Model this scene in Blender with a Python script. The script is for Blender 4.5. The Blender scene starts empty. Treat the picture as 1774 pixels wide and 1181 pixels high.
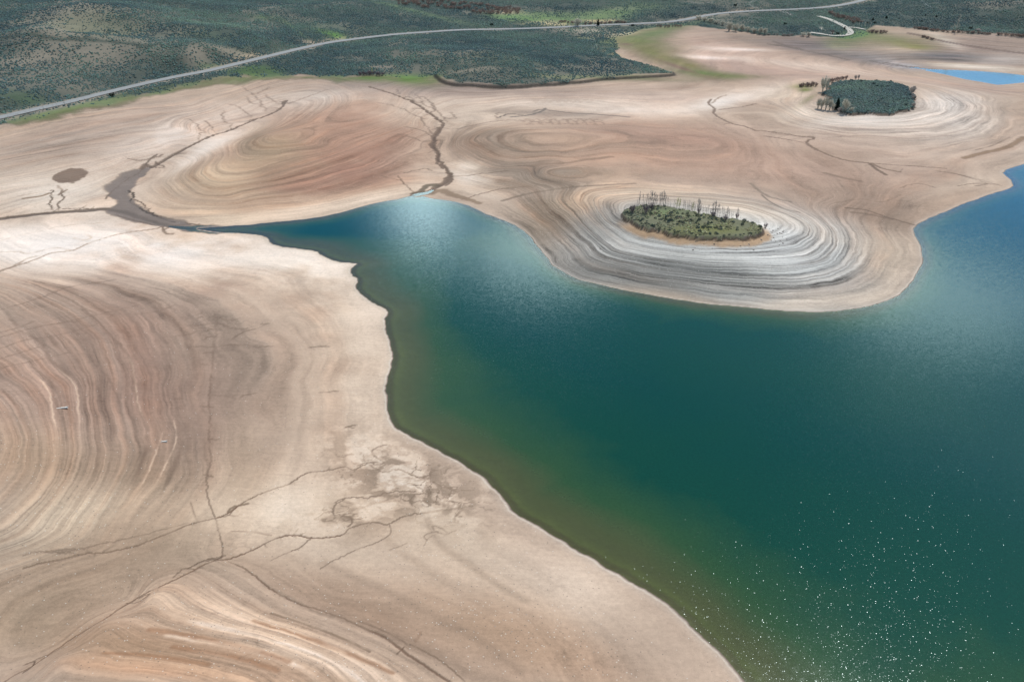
import bpy, math, random
import numpy as np
from mathutils import Vector

R = math.radians
random.seed(7)
rng = np.random.default_rng(7)
scene = bpy.context.scene
col = scene.collection

# ------------------------------------------------------------------ camera
CAM_H = 120.0                      # metres above the lake
PITCH = R(30.0)
IMG_W, IMG_H = 1774.0, 1181.0      # pixel frame the plan was measured in
FOC = 1380.0
cam_d = bpy.data.cameras.new("camera")
cam = bpy.data.objects.new("camera", cam_d)
col.objects.link(cam)
cam.location = (0, 0, CAM_H)
cam.rotation_euler = (R(90) - PITCH, 0, 0)
cam_d.sensor_width = 36.0
cam_d.lens = 36.0 * FOC / IMG_W
cam_d.clip_start = 1.0
cam_d.clip_end = 20000
scene.camera = cam

# ------------------------------------------------------------------ sun, sky, exposure
SUN_EL, SUN_AZ = R(55.5), R(33)
sun_dir = Vector((math.sin(SUN_AZ) * math.cos(SUN_EL), math.cos(SUN_AZ) * math.cos(SUN_EL), math.sin(SUN_EL)))
sd = bpy.data.lights.new("sun", 'SUN')
sd.energy = 4.0
sd.angle = R(0.53)
sd.color = (1.0, 0.95, 0.88)
sun = bpy.data.objects.new("sun", sd)
sun.rotation_euler = sun_dir.to_track_quat('Z', 'Y').to_euler()
sun.location = (100, 200, 400)
col.objects.link(sun)

world = bpy.data.worlds.new("World")
scene.world = world
world.use_nodes = True
wn, wl = world.node_tree.nodes, world.node_tree.links
for n in list(wn):
    wn.remove(n)
w_out = wn.new('ShaderNodeOutputWorld')
w_bg = wn.new('ShaderNodeBackground')
w_bg.inputs['Strength'].default_value = 0.12
sky = wn.new('ShaderNodeTexSky')
sky.sky_type = 'NISHITA'
sky.sun_disc = False
sky.sun_elevation = SUN_EL
sky.sun_rotation = SUN_AZ
sky.altitude = 1800
# broken cumulus: soft noise on the sky direction, some banks where the clouds stood
w_tc = wn.new('ShaderNodeTexCoord')
w_nz = wn.new('ShaderNodeTexNoise')
w_nz.inputs['Scale'].default_value = 5.0
w_nz.inputs['Detail'].default_value = 6
w_nz.inputs['Roughness'].default_value = 0.5
wl.new(w_tc.outputs['Generated'], w_nz.inputs['Vector'])

def cloud_bank(az, el, size_az, size_el):
    """soft bank of cloud in one direction of the sky"""
    a, e = R(az), R(el)
    d = Vector((math.sin(a) * math.cos(e), math.cos(a) * math.cos(e), math.sin(e)))
    sub = wn.new('ShaderNodeVectorMath'); sub.operation = 'SUBTRACT'
    wl.new(w_tc.outputs['Generated'], sub.inputs[0])
    sub.inputs[1].default_value = d
    # along the horizon and along the height
    hx = Vector((math.cos(a), -math.sin(a), 0))
    hv = d.cross(hx) * -1
    outs = []
    for v, s in ((hx, size_az), (hv, size_el)):
        dt = wn.new('ShaderNodeVectorMath'); dt.operation = 'DOT_PRODUCT'
        wl.new(sub.outputs[0], dt.inputs[0]); dt.inputs[1].default_value = v
        m = wn.new('ShaderNodeMath'); m.operation = 'MULTIPLY'
        wl.new(dt.outputs['Value'], m.inputs[0]); m.inputs[1].default_value = 1.0 / R(s)
        p = wn.new('ShaderNodeMath'); p.operation = 'POWER'
        ab = wn.new('ShaderNodeMath'); ab.operation = 'ABSOLUTE'
        wl.new(m.outputs[0], ab.inputs[0])
        wl.new(ab.outputs[0], p.inputs[0]); p.inputs[1].default_value = 2
        outs.append(p)
    ad = wn.new('ShaderNodeMath'); ad.operation = 'ADD'
    wl.new(outs[0].outputs[0], ad.inputs[0]); wl.new(outs[1].outputs[0], ad.inputs[1])
    ex = wn.new('ShaderNodeMath'); ex.operation = 'POWER'
    ex.inputs[0].default_value = 0.3679
    wl.new(ad.outputs[0], ex.inputs[1])
    return ex.outputs[0]

CLOUDS = [(-7.0, 20.5, 2.6, 3.4, 1.3), (2.0, 24.0, 4.6, 1.9, 1.7), (32, 24.2, 6, 2.6, .85), (27, 22.5, 4, 2, .6), (36, 31, 10, 3, .25),
          (42, 13, 6, 1.8, .5), (31, 11.5, 10, 2.2, .16), (-35, 40, 20, 8, .5), (80, 45, 25, 10, .55), (-70, 25, 15, 7, .6), (140, 40, 30, 12, .6), (-130, 35, 30, 9, .6), (12, 62, 14, 5, .3)]
acc = None
for az, el, sa, se, wgt in CLOUDS:
    o = cloud_bank(az, el, sa, se)
    m = wn.new('ShaderNodeMath'); m.operation = 'MULTIPLY'
    wl.new(o, m.inputs[0]); m.inputs[1].default_value = wgt
    if acc is None:
        acc = m.outputs[0]
    else:
        a2 = wn.new('ShaderNodeMath'); a2.operation = 'ADD'
        wl.new(acc, a2.inputs[0]); wl.new(m.outputs[0], a2.inputs[1])
        acc = a2.outputs[0]
w_mu = wn.new('ShaderNodeMath'); w_mu.operation = 'MULTIPLY_ADD'
wl.new(w_nz.outputs['Fac'], w_mu.inputs[0]); w_mu.inputs[1].default_value = 2.0
w_mu.inputs[2].default_value = -0.2
w_cl = wn.new('ShaderNodeMath'); w_cl.operation = 'MULTIPLY'; w_cl.use_clamp = True
wl.new(acc, w_cl.inputs[0]); wl.new(w_mu.outputs[0], w_cl.inputs[1])
w_mix = wn.new('ShaderNodeMixRGB')
w_mix.inputs['Color2'].default_value = (30, 34.5, 35.5, 1)
wl.new(w_cl.outputs[0], w_mix.inputs['Fac'])
w_sat = wn.new('ShaderNodeHueSaturation'); w_sat.inputs['Saturation'].default_value = 1.5
wl.new(sky.outputs[0], w_sat.inputs['Color'])
wl.new(w_sat.outputs[0], w_mix.inputs['Color1'])
wl.new(w_mix.outputs[0], w_bg.inputs['Color'])
wl.new(w_bg.outputs[0], w_out.inputs['Surface'])

vs = scene.view_settings
vs.view_transform = 'Standard'
vs.look = 'None'
vs.exposure = 0.0
vs.gamma = 1.0
vs.use_curve_mapping = False
scene.cycles.max_bounces = 6
scene.cycles.transparent_max_bounces = 8
scene.cycles.diffuse_bounces = 2
scene.cycles.glossy_bounces = 3
scene.cycles.sample_clamp_direct = 3.0      # keeps single wavelet flashes from burning out
scene.cycles.caustics_reflective = False
scene.cycles.caustics_refractive = False

# ------------------------------------------------------------------ small helpers
def lin(c):
    c = np.asarray(c, dtype=np.float64) / 255.0
    return np.where(c <= 0.04045, c / 12.92, ((c + 0.055) / 1.055) ** 2.4)

ALB = 0.85        # a surface that measures this colour in full sun has this much less albedo

def alb(c):
    return lin(c) * ALB

def smooth(x, a, b):
    t = np.clip((x - a) / (b - a), 0, 1)
    return t * t * (3 - 2 * t)

def tag(o, label=None, cat=None, group=None, kind=None):
    if label: o["label"] = label
    if cat: o["category"] = cat
    if group: o["group"] = group
    if kind: o["kind"] = kind
    return o

def mesh_from(name, V, F, mats=(), parent=None, colors=None, smooth_shade=False, Cname="Col"):
    """V (n,3), F (m,k) array of equal-size polygons -> one linked mesh object"""
    V = np.ascontiguousarray(V, dtype=np.float32)
    F = np.ascontiguousarray(F, dtype=np.int32)
    me = bpy.data.meshes.new(name)
    me.vertices.add(len(V)); me.vertices.foreach_set("co", V.ravel())
    k = F.shape[1]
    me.loops.add(F.size); me.loops.foreach_set("vertex_index", F.ravel())
    me.polygons.add(len(F))
    me.polygons.foreach_set("loop_start", np.arange(0, F.size, k, dtype=np.int32))
    if smooth_shade:
        me.polygons.foreach_set("use_smooth", np.ones(len(F), dtype=bool))
    if colors is not None:
        c4 = np.ones((len(V), 4), dtype=np.float32); c4[:, :3] = colors
        a = me.color_attributes.new(Cname, 'FLOAT_COLOR', 'POINT'); a.data.foreach_set("color", c4.ravel())
    me.update(calc_edges=True)
    for m in mats: me.materials.append(m)
    o = bpy.data.objects.new(name, me)
    col.objects.link(o)
    if parent: o.parent = parent
    return o

# value noise -----------------------------------------------------------------
_tab = rng.random((256, 256)).astype(np.float32)

def vnoise(x, y):
    xi = np.floor(x).astype(np.int64); yi = np.floor(y).astype(np.int64)
    fx = (x - xi).astype(np.float32); fy = (y - yi).astype(np.float32)
    fx = fx * fx * (3 - 2 * fx); fy = fy * fy * (3 - 2 * fy)
    x0, x1, y0, y1 = xi & 255, (xi + 1) & 255, yi & 255, (yi + 1) & 255
    return ((_tab[x0, y0] * (1 - fx) + _tab[x1, y0] * fx) * (1 - fy) + (_tab[x0, y1] * (1 - fx) + _tab[x1, y1] * fx) * fy)

def fbm(x, y, s, oct=4, gain=0.5, seed=0):
    """0..1 noise, base wavelength s metres"""
    a, t, n = 1.0, 0.0, 0.0
    f = 1.0 / s
    for i in range(oct):
        n = n + a * vnoise(x * f + 17.3 * i + seed * 31.7, y * f + 9.1 * i + seed * 13.9)
        t += a; a *= gain; f *= 2.03
    return n / t

# pixel plan -> points on a level of height z --------------------------------
SP, CP = math.sin(PITCH), math.cos(PITCH)

def plane_pt(px, py, z=0.0):
    px = np.asarray(px, float); py = np.asarray(py, float)
    u = (px - IMG_W / 2) / FOC; v = (py - IMG_H / 2) / FOC
    dx = u; dy = CP - v * SP; dz = -SP - v * CP
    t = (CAM_H - z) / -dz
    return dx * t, dy * t

def warp(x, y):
    yy = y + 70.0
    return np.arctan2(x, yy), 0.5 * np.log(np.maximum(x * x + yy * yy, 1.0))

# ------------------------------------------------------------------ survey of the place
# lake shore, in plan pixels (all on the water level)
SHORE = [(1420,1400),(1350,1260),(1300,1190),(1290,1175),(1250,1130),(1200,1082),(1150,1042),(1100,1010),(1050,978),(1000,950),(950,920),(905,895),
 (885,881),(875,870),(862,850),(845,830),(822,815),(800,800),(775,788),(760,778),(735,765),(718,757),(705,750),(690,743),(682,735),(676,722),(672,710),(671,690),(672,660),
 (677,640),(681,622),(682,610),(676,590),(668,570),(668,560),(671,550),(672,542),(669,536),(660,530),(640,520),(626,508),(619,500),(619,494),(622,488),(619,481),(612,478),
 (608,472),(609,466),(615,461),(621,458),(618,456),(605,455),(590,454),(575,449),(562,443),(550,436),(540,434),(510,429),(490,427),(475,423),(467,418),(464,412),
 (455,408),(440,406),(415,404),(390,403),(360,399),(345,396),(362,394),(385,393),(430,390),(470,386),(520,381),(560,376),(600,366),(640,355),(680,347),(700,343),(713,339),
 (720,342),(732,340),(745,344),(765,346),(790,350),(815,358),(840,370),(870,381),(890,390),(905,399),(918,410),(928,423),(940,438),(950,449),(955,457),(965,465),(978,474),
 (1000,484),(1040,494),(1090,505),(1150,515),(1210,525),(1280,532),(1340,538),(1400,541),(1450,540),(1500,532),(1530,524),(1555,513),(1575,498),(1586,478),(1598,458),
 (1600,440),(1595,425),(1587,410),(1583,398),(1590,388),(1610,378),(1640,366),(1680,350),(1720,336),(1745,328),(1757,322),(1752,312),(1738,300),(1745,294),(1774,285),
 (1850,262),(1960,250),(2500,262),(3400,420),(3400,1400)]
POND = [(1600,121.5),(1620,121),(1660,122),(1700,124),(1740,127),(1774,131),(1850,137),(1900,152),(1830,156),(1774,143),(1745,146),(1728,147),(1700,142),(1670,137),(1650,132),(1625,126.5)]

# strand lines traced along the old water levels: (height, points)
CONTOURS = [
 (3.2,[(30,470),(110,480),(190,495),(250,520),(300,545),(325,580),(335,640),(345,700),(355,760),(360,820),(335,870),(300,915)]),
 (4.4,[(0,478),(60,492),(120,515),(180,548),(215,590),(235,640),(240,690),(258,740),(262,775),(245,820),(220,860),(190,910),(170,940)]),
 (5.6,[(60,525),(110,560),(150,595),(170,640),(172,690),(185,735),(190,780),(180,830),(150,880),(110,930)]),
 (6.8,[(0,538),(30,565),(65,600),(100,635),(130,670),(138,720),(140,770),(130,820),(100,870),(50,930)]),
 (8.0,[(-30,590),(20,630),(60,665),(85,700),(95,745),(100,790),(90,830),(60,870),(0,920)]),
 (9.2,[(-60,660),(0,680),(30,715),(45,760),(40,810),(0,860)]),
 (2.5,[(395,985),(430,1000),(470,1030),(530,1058),(600,1082),(680,1115),(740,1150),(790,1190)]),
 (3.5,[(330,1000),(400,1045),(460,1075),(520,1090),(600,1120),(660,1150),(700,1190)]),
 (4.8,[(260,1030),(300,1060),(380,1085),(450,1100),(520,1125),(580,1150),(620,1190)]),
 (6.0,[(180,1080),(280,1110),(380,1130),(460,1150),(520,1190)]),
 (7.0,[(100,1140),(200,1150),(320,1165),(420,1190)]),
 (5.6,[(1320,420),(1360,415),(1385,400),(1380,385),(1350,370),(1300,355),(1200,345),(1100,340),(1050,345),(1020,360),(1020,380),(1050,400),(1110,420),(1200,435),(1280,432)]),
 (4.4,[(1300,455),(1400,440),(1425,420),(1425,395),(1400,375),(1340,352),(1230,333),(1100,328),(1020,332),(985,345),(975,370),(990,400),(1030,430),(1100,452),(1200,462)]),
 (3.2,[(1400,362),(1425,375),(1455,400),(1468,430),(1450,460),(1370,480),(1250,487),(1150,482),(1060,470),(1010,455),(985,430),(950,400),(935,370),(945,345)]),
 (2.1,[(1480,380),(1510,405),(1522,435),(1515,460),(1470,488),(1380,503),(1250,507),(1150,498),(1060,485),(1000,468),(975,445),(945,415),(925,380),(918,350)]),
 (1.2,[(1530,395),(1555,420),(1565,450),(1550,480),(1500,505),(1400,520),(1250,520)]),
 (2.2,[(420,355),(520,345),(600,325),(680,290),(735,250)]),
 (3.4,[(420,335),(520,315),(620,285),(700,250),(740,225)]),
 (4.7,[(450,310),(540,285),(640,250),(720,218)]),
 (6.2,[(430,280),(520,262),(620,230),(700,200)]),
 (3.0,[(300,312),(318,328),(335,345),(365,352),(400,355)]),
 (4.2,[(330,305),(345,322),(360,335),(400,340)]),
 (11.5,[(0,222),(130,195),(260,172),(400,150)]),
 (9.5,[(0,255),(120,230),(240,205),(340,190)]),
 (8.0,[(0,280),(120,255),(230,235),(320,225)]),
 (6.0,[(0,310),(120,285),(240,262),(330,245)]),
 (4.0,[(0,335),(100,318),(200,292)]),
 (4.9,[(960,222),(900,222),(865,228),(848,240),(855,252),(900,262),(980,266)]),
 (3.8,[(880,212),(830,222),(806,236),(802,250),(830,268),(880,285)]),
 (4.0,[(1060,284),(990,286),(950,292),(940,300),(965,310),(1050,314)]),
 (5.2,[(1590,150),(1620,165),(1640,180),(1630,195),(1590,207),(1520,212),(1440,208),(1390,195),(1370,180)]),
 (3.6,[(1680,165),(1700,185),(1690,205),(1640,222),(1560,230),(1450,228),(1380,215),(1345,195)]),
 (2.2,[(1740,190),(1750,215),(1730,240),(1660,258),(1560,265)]),
]
# spot heights (px, py, z)
SPOTS = [(200,420,1.6),(450,480,1.3),(550,600,2.0),(600,700,1.8),(600,900,1.4),(700,850,.9),(0,378,2.0),(100,368,1.2),(180,358,.8),(250,378,.45),(320,390,.2),
 (0,420,2.5),(420,560,2.4),(430,700,2.4),(430,850,2.2),(-150,760,11.5),(0,1180,4.2),(110,1115,3.6),(230,1042,3.0),(390,970,2.1),(470,940,1.8),(640,912,1.2),(0,985,5.0),(100,970,4.2),(250,942,3.2),
 (200,1350,10),(-200,1200,7),(700,1050,2.1),(900,1100,2.0),(1000,1060,1.0),(1000,1180,1.5),(800,980,1.2),(900,1200,2.4),
 (560,250,6.8),(480,235,8.2),(600,200,8.0),(650,172,8.6),(250,320,1.8),(280,360,1.3),(740,290,2.0),(760,240,2.2),(755,215,2.8),(730,330,.5),(780,300,1.8),
 (220,310,1.1),(260,285,1.8),(380,230,3.6),(490,182,5.2),(560,150,7.5),(340,290,4.4),(420,215,4.6),(300,255,4.4),
 (0,202,15),(100,181,15),(250,146,15),(420,107,15.5),(560,76,15),(700,58,14),(900,49.5,12),(1040,45,10),(1200,32,12),(1350,18,14),(450,135,11),
 (620,140,10),(700,110,13),(950,100,10.5),(870,153,7),(760,150,6.5),(850,125,12.5),(1150,128,6.5),(1250,60,8.5),(1050,68,10),(1100,170,4.5),(900,170,4.2),(1000,190,3.2),(850,185,3.6),(790,170,5.2),(1000,150,6.2),
 (1050,235,5.2),(1150,230,4.6),(1100,262,4.5),(920,242,5.6),(1250,250,4.6),(1200,210,4.0),(1300,180,4.2),(1260,200,3.4),
 (880,330,1.6),(850,318,2.0),(960,322,2.8),(900,300,2.4),(960,282,3.2),(1060,274,3.9),(1000,298,4.5),(1100,310,3.9),(1300,310,3.6),(1400,320,3.0),(1500,350,2.2),(1600,380,.7),(1690,330,.8),(1450,345,2.9),
 (1200,385,6.8),(1110,362,6.8),(1290,393,6.6),(1240,375,6.7),(1490,165,7.0),(1425,165,6.2),(1570,165,6.4),(1510,145,6.6),(1500,190,6.2),(1330,220,3.2),(1450,270,2.0),(1550,300,1.5),(1650,310,.9),(1400,245,2.2),(1300,150,4.4),(1340,160,4.4),
 (1600,140,1.6),(1700,112,1.2),(1774,100,3.0),(1550,100,2.2),(1400,90,4.0),(1300,78,5.6),(1650,88,4.0),(1560,62,8),(1774,65,8.5),(1440,58,9.5),(1300,48,9),(1400,62,8.6),
 (1774,160,1.6),(1774,200,2.2),(1774,250,1.2),(1500,130,3.0),(1400,120,3.6)]
# heights far off, by how far away the slope stands (px, py, metres out)
FAR = [(0,130,476),(0,100,520),(0,80,548),(0,60,640),(0,30,700),(0,0,755),(150,80,550),(200,87,545),(120,62,622),(100,30,680),(200,0,745),(300,97,545),(300,40,680),(400,0,790),(450,60,620),(600,40,700),(600,0,855),(700,20,780),(800,8,832),
 (900,12,822),(1000,0,862),(1100,0,865),(1200,0,865),(1300,0,862),(1500,0,866),(1600,0,850),(1774,0,830),(1600,38,740),(1774,50,682),(1774,25,750),(1680,20,780),(-150,60,560),(-150,0,690),(1900,0,815),(1950,50,670)]

# ------------------------------------------------------------------ terrain
def densify(pts, n=4):
    p = np.asarray(pts, float); out = []
    for a, b in zip(p[:-1], p[1:]):
        for i in range(n):
            out.append(a + (b - a) * i / n)
    out.append(p[-1])
    return np.array(out)

def catmull(pts, n=6):
    p = np.asarray(pts, float)
    p = np.vstack([2 * p[0] - p[1], p, 2 * p[-1] - p[-2]])
    out = []
    for i in range(1, len(p) - 2):
        for k in range(n):
            t = k / n
            out.append(0.5 * ((2 * p[i]) + (-p[i-1] + p[i+1]) * t + (2*p[i-1] - 5*p[i] + 4*p[i+1] - p[i+2]) * t*t + (-p[i-1] + 3*p[i] - 3*p[i+1] + p[i+2]) * t**3))
    out.append(p[-2])
    return np.array(out)

def level(pts, z=0.0):
    p = np.asarray(pts, float)
    x, y = plane_pt(p[:, 0], p[:, 1], z)
    return np.stack([x, y], 1)

lake = level(SHORE)
pond = level(POND)

def seg_dist(x, y, P, closed=False):
    """distance from points to polyline P, and parameter along"""
    x = x.astype(np.float32); y = y.astype(np.float32)
    Q = np.vstack([P, P[:1]]) if closed else P
    best = np.full(x.shape, 1e9, np.float32)
    for a, b in zip(Q[:-1], Q[1:]):
        ex, ey = np.float32(b[0]-a[0]), np.float32(b[1]-a[1])
        L = max(ex*ex + ey*ey, 1e-9)
        wx = x - np.float32(a[0]); wy = y - np.float32(a[1])
        t = np.clip((wx*ex + wy*ey) / L, 0, 1)
        d = (wx - t*ex)**2 + (wy - t*ey)**2
        np.minimum(best, d, out=best)
    return np.sqrt(best)

def inside(x, y, P):
    c = np.zeros(x.shape, bool)
    Q = np.vstack([P, P[:1]])
    for (x0, y0), (x1, y1) in zip(Q[:-1], Q[1:]):
        if y0 == y1: continue
        k = ((y0 > y) != (y1 > y)) & (x < (x1-x0) * (y-y0) / (y1-y0) + x0)
        c ^= k
    return c

def sdist(x, y, P):
    """signed distance, positive inside the closed outline"""
    d = seg_dist(x, y, P, True)
    return np.where(inside(x, y, P), d, -d)

# control points for a smooth sheet through every surveyed height
ctl = []
for z, pts in CONTOURS:
    for p in densify(pts, 2):
        X, Y = plane_pt(p[0], p[1], z); ctl.append((X, Y, z))
for px_, py_, z in SPOTS:
    X, Y = plane_pt(px_, py_, z); ctl.append((X, Y, z))
for px_, py_, D_ in FAR:
    v_ = (py_ - IMG_H/2) / FOC
    z = CAM_H + (-SP - v_*CP) / (CP - v_*SP) * D_
    X, Y = plane_pt(px_, py_, z); ctl.append((X, Y, z))
for p in lake[12:140:2]:
    ctl.append((p[0], p[1], 0.0))
for p in pond[::3]:
    ctl.append((p[0], p[1], 0.0))
for X, Y, z in [(-900,700,60),(-1500,1800,190),(0,1800,150),(1500,1800,190),(0,5000,420),(-4000,5000,500),(4000,5000,500),(1200,900,40),(-500,250,30),(-500,0,25),(-200,-200,14),(200,-300,10),
                (0,1300,60),(600,1300,75),(-600,1200,85),(1000,1200,85),(3000,0,60),(-3000,0,160),(0,-3000,120),(700,100,4),(700,400,4),(-250,120,12)]:
    ctl.append((X, Y, z))
ctl = np.array(ctl)
cu, cv = warp(ctl[:, 0], ctl[:, 1])
n_c = len(ctl)

def tps_k(r2):
    return 0.5 * r2 * np.log(r2 + 1e-9)
Kmat = tps_k((cu[:, None]-cu[None])**2 + (cv[:, None]-cv[None])**2) + np.eye(n_c) * 1.5e-4
Pm = np.stack([np.ones(n_c), cu, cv], 1)
A = np.zeros((n_c+3, n_c+3)); A[:n_c, :n_c] = Kmat; A[:n_c, n_c:] = Pm; A[n_c:, :n_c] = Pm.T
# interpolate a compressed height so hills do not ring into the flats
def squash(z): return np.sign(z) * np.log1p(np.abs(z) / 3.0)
def unsquash(s): return np.sign(s) * 3.0 * np.expm1(np.abs(s))
wgt_tps = np.linalg.solve(A, np.concatenate([squash(ctl[:, 2]), np.zeros(3)]))

def sheet(x, y):
    u, v = warp(np.asarray(x, float), np.asarray(y, float))
    shp = u.shape; u = u.ravel().astype(np.float32); v = v.ravel().astype(np.float32)
    out = np.zeros(len(u), np.float32)
    W32 = wgt_tps[:n_c].astype(np.float32); a32 = cu.astype(np.float32); b32 = cv.astype(np.float32)
    CH = 20000
    for i in range(0, len(u), CH):
        uu, vv = u[i:i+CH, None], v[i:i+CH, None]
        r2 = (uu - a32)**2 + (vv - b32)**2
        r2 += 1e-9
        out[i:i+CH] = (0.5 * r2 * np.log(r2)) @ W32
    out += (wgt_tps[n_c] + wgt_tps[n_c+1]*u + wgt_tps[n_c+2]*v).astype(np.float32)
    return unsquash(np.clip(out, -6, 6)).reshape(shp)

# banks of the two old islands and the sagebrush bluff (outline on its own level)
def zoomed(pts, x0, y0, f):
    return [(x0 + a / f, y0 + b / f) for a, b in pts]
ISL1 = catmull(level(zoomed([(160,322),(215,288),(330,268),(430,268),(520,276),(620,282),(700,298),(800,312),(900,335),(1000,358),(1100,378),(1200,398),(1330,405),(1430,420),(1530,442),(1590,470),(1602,500),
        (1570,532),(1500,560),(1400,572),(1250,582),(1100,577),(1000,572),(900,564),(780,553),(680,540),(600,515),(500,492),(430,490),(350,460),(270,420),(200,368)], 1050, 310, 5.913), 8.6), 3)
ISL2 = catmull(level(zoomed([(400,270),(520,310),(560,400),(640,480),(760,505),(960,505),(1150,512),(1280,500),(1420,470),(1500,440),(1520,350),(1500,270),(1470,215),(1400,180),(1250,135),(1050,122),(850,125),(700,130),(540,160),(520,230)], 1360, 120, 6.823), 7.6), 3)
BLUFF = catmull(level([(755,136),(770,142),(800,147),(870,149.5),(960,144.5),(1060,134.5),(1165,126),(1120,112),(1000,100),(850,108),(780,118)], 8), 3)
ROAD_PX = [(-160,240),(-60,217),(0,202),(60,189),(120,176),(180,162),(250,145.5),(300,134),(360,120.5),(420,107),(470,95.5),(520,84),(570,74.5),(620,67),(680,60),(740,55.5),(800,52),(860,50.5),(920,49.2),(980,47.2),(1040,44.8),
           (1100,42),(1150,39),(1185,34.5),(1215,28.5),(1250,23.5),(1300,19.5),(1350,17.5),(1400,15),(1440,11.5),(1475,6),(1505,-1),(1540,-9),(1600,-20)]

def slope_w(x, y):
    """steepness of the lake bed: gentle on the near flats, steep below the island"""
    a = np.maximum(smooth(x - 0.18 * (y - 100), -55, -5) * smooth(y, 185, 250), smooth(y, 283, 303) * smooth(x, -125, -95))
    return 0.135 + 0.30 * a

def height(x, y, d=None, full=False):
    if d is None:
        d = -np.maximum(sdist(x, y, lake), sdist(x, y, pond))       # positive on land
    wig = (fbm(x, y, 5.0, 3, seed=3) - 0.5) * 1.4 * smooth(np.hypot(x, y), 900, 150) + (fbm(x, y, 1.2, 2, seed=8) - .5) * .35
    dd = d + wig
    r = sheet(x, y)
    s = smooth(dd, 0, 45)
    land = s * np.maximum(r, 0.012 * dd + 0.12) + (1 - s) * np.minimum(0.055 * dd, 0.35 * np.maximum(r, .25) + 0.02 * dd)
    k = slope_w(x, y)
    wet = -(1 - np.exp(dd * k / 9.0)) * 9.0
    h = np.where(dd > 0, land, wet)
    return (h, dd) if full else h

# the sheet: dense rows and columns where the view is close, coarse to the horizon
deps = np.concatenate([np.linspace(R(56.5), R(22), 570)[:-1], np.linspace(R(22), R(4.6), 600)])
ys = CAM_H / np.tan(deps)
ys = np.concatenate([np.array([-9000,-5000,-2500,-1300,-700,-400,-220,-120,-60,-20,10,35,55,68], float), ys, 1500 * np.array([1.02,1.06,1.12,1.2,1.32,1.5,1.8,2.3,3.2,4.5,6.5])])
ys = np.unique(ys)
ss = np.linspace(-1.1, 1.1, 1250)
ext = 1.1 + np.cumsum(0.004 * 1.22 ** np.arange(36))
ss = np.concatenate([-ext[::-1], ss, ext])
half = 0.643 * (np.maximum(ys, 40) * CP + 60)
half = np.where(ys < 40, half[np.searchsorted(ys, 40)], half)
GX = (half[:, None] * ss[None, :]).astype(np.float64)
GY = np.repeat(ys[:, None], len(ss), 1)
NR, NC = GX.shape
X = GX.ravel(); Y = GY.ravel()
d_lake = -np.maximum(sdist(X, Y, lake), sdist(X, Y, pond)).astype(np.float64)
Z, DD = height(X, Y, d_lake, full=True)
STR = Z.copy()                                        # strand coordinate: the old water level each spot stood at

def grid_sample(F, x, y):
    """bilinear value of a grid field at world points"""
    x = np.atleast_1d(np.asarray(x, float)); y = np.atleast_1d(np.asarray(y, float))
    r = np.clip(np.searchsorted(ys, y) - 1, 0, NR - 2)
    fy = np.clip((y - ys[r]) / (ys[r+1] - ys[r]), 0, 1)
    G = F.reshape(NR, NC)
    def row(rr):
        s = x / half[rr]
        c = np.clip(np.searchsorted(ss, s) - 1, 0, NC - 2)
        fx = np.clip((s - ss[c]) / (ss[c+1] - ss[c]), 0, 1)
        return G[rr, c] * (1 - fx) + G[rr, c+1] * fx
    return row(r) * (1 - fy) + row(r + 1) * fy

def W(pts):
    """plan pixels -> points on the ground, marching each sight line down to the surface"""
    p = np.asarray(pts, float).reshape(-1, 2)
    u = (p[:, 0] - IMG_W/2) / FOC; v = (p[:, 1] - IMG_H/2) / FOC
    dx, dy, dz = u, CP - v*SP, -SP - v*CP
    ts = np.geomspace(90, 2600, 900)
    hit = np.full(len(p), ts[-1])
    for i in range(len(p)):
        gz = CAM_H + dz[i]*ts
        g = grid_sample(Z, dx[i]*ts, dy[i]*ts)
        k = np.argmax(gz <= np.maximum(g, 0))
        if k > 0:
            a, b = ts[k-1], ts[k]
            fa, fb = gz[k-1]-max(g[k-1],0), gz[k]-max(g[k],0)
            hit[i] = a + (b-a) * fa / (fa - fb + 1e-9)
    return np.stack([dx*hit, dy*hit], 1)

def ground(x, y):
    return grid_sample(Z, x, y)

# small-scale relief of the land, hummocky hills
land = smooth(DD, 2, 25)
hill = smooth(Z, 14, 30)
Z = Z + land * ((fbm(X, Y, 30, 4, seed=5) - .5) * .35 + (fbm(X, Y, 4, 2, seed=6) - .5) * 0.06) + hill * ((fbm(X, Y, 120, 4, seed=11) - .5) * 11 + (fbm(X, Y, 35, 3, seed=12) - .5) * 4.5)
for (ax_, ay_), (bx_, by_), hh_, ww_ in [((-150,74),(60,80),6.5,26), ((60,80),(330,98),6.5,24), ((330,98),(420,92),3,22), ((60,52),(330,60),5,30), ((0,25),(140,40),9,60), ((140,40),(300,20),7,45), ((450,25),(620,12),4,45), ((700,92),(830,96),2.5,22), ((1680,20),(1774,12),5,60)]:
    a_, b_ = W([(ax_, ay_), (bx_, by_)])
    dd_ = seg_dist(X, Y, np.array([a_, b_])) * (.75 + .5 * fbm(X, Y, 40, 3, seed=15))
    Z += hh_ * np.exp(-(dd_ / ww_) ** 2)
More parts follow.
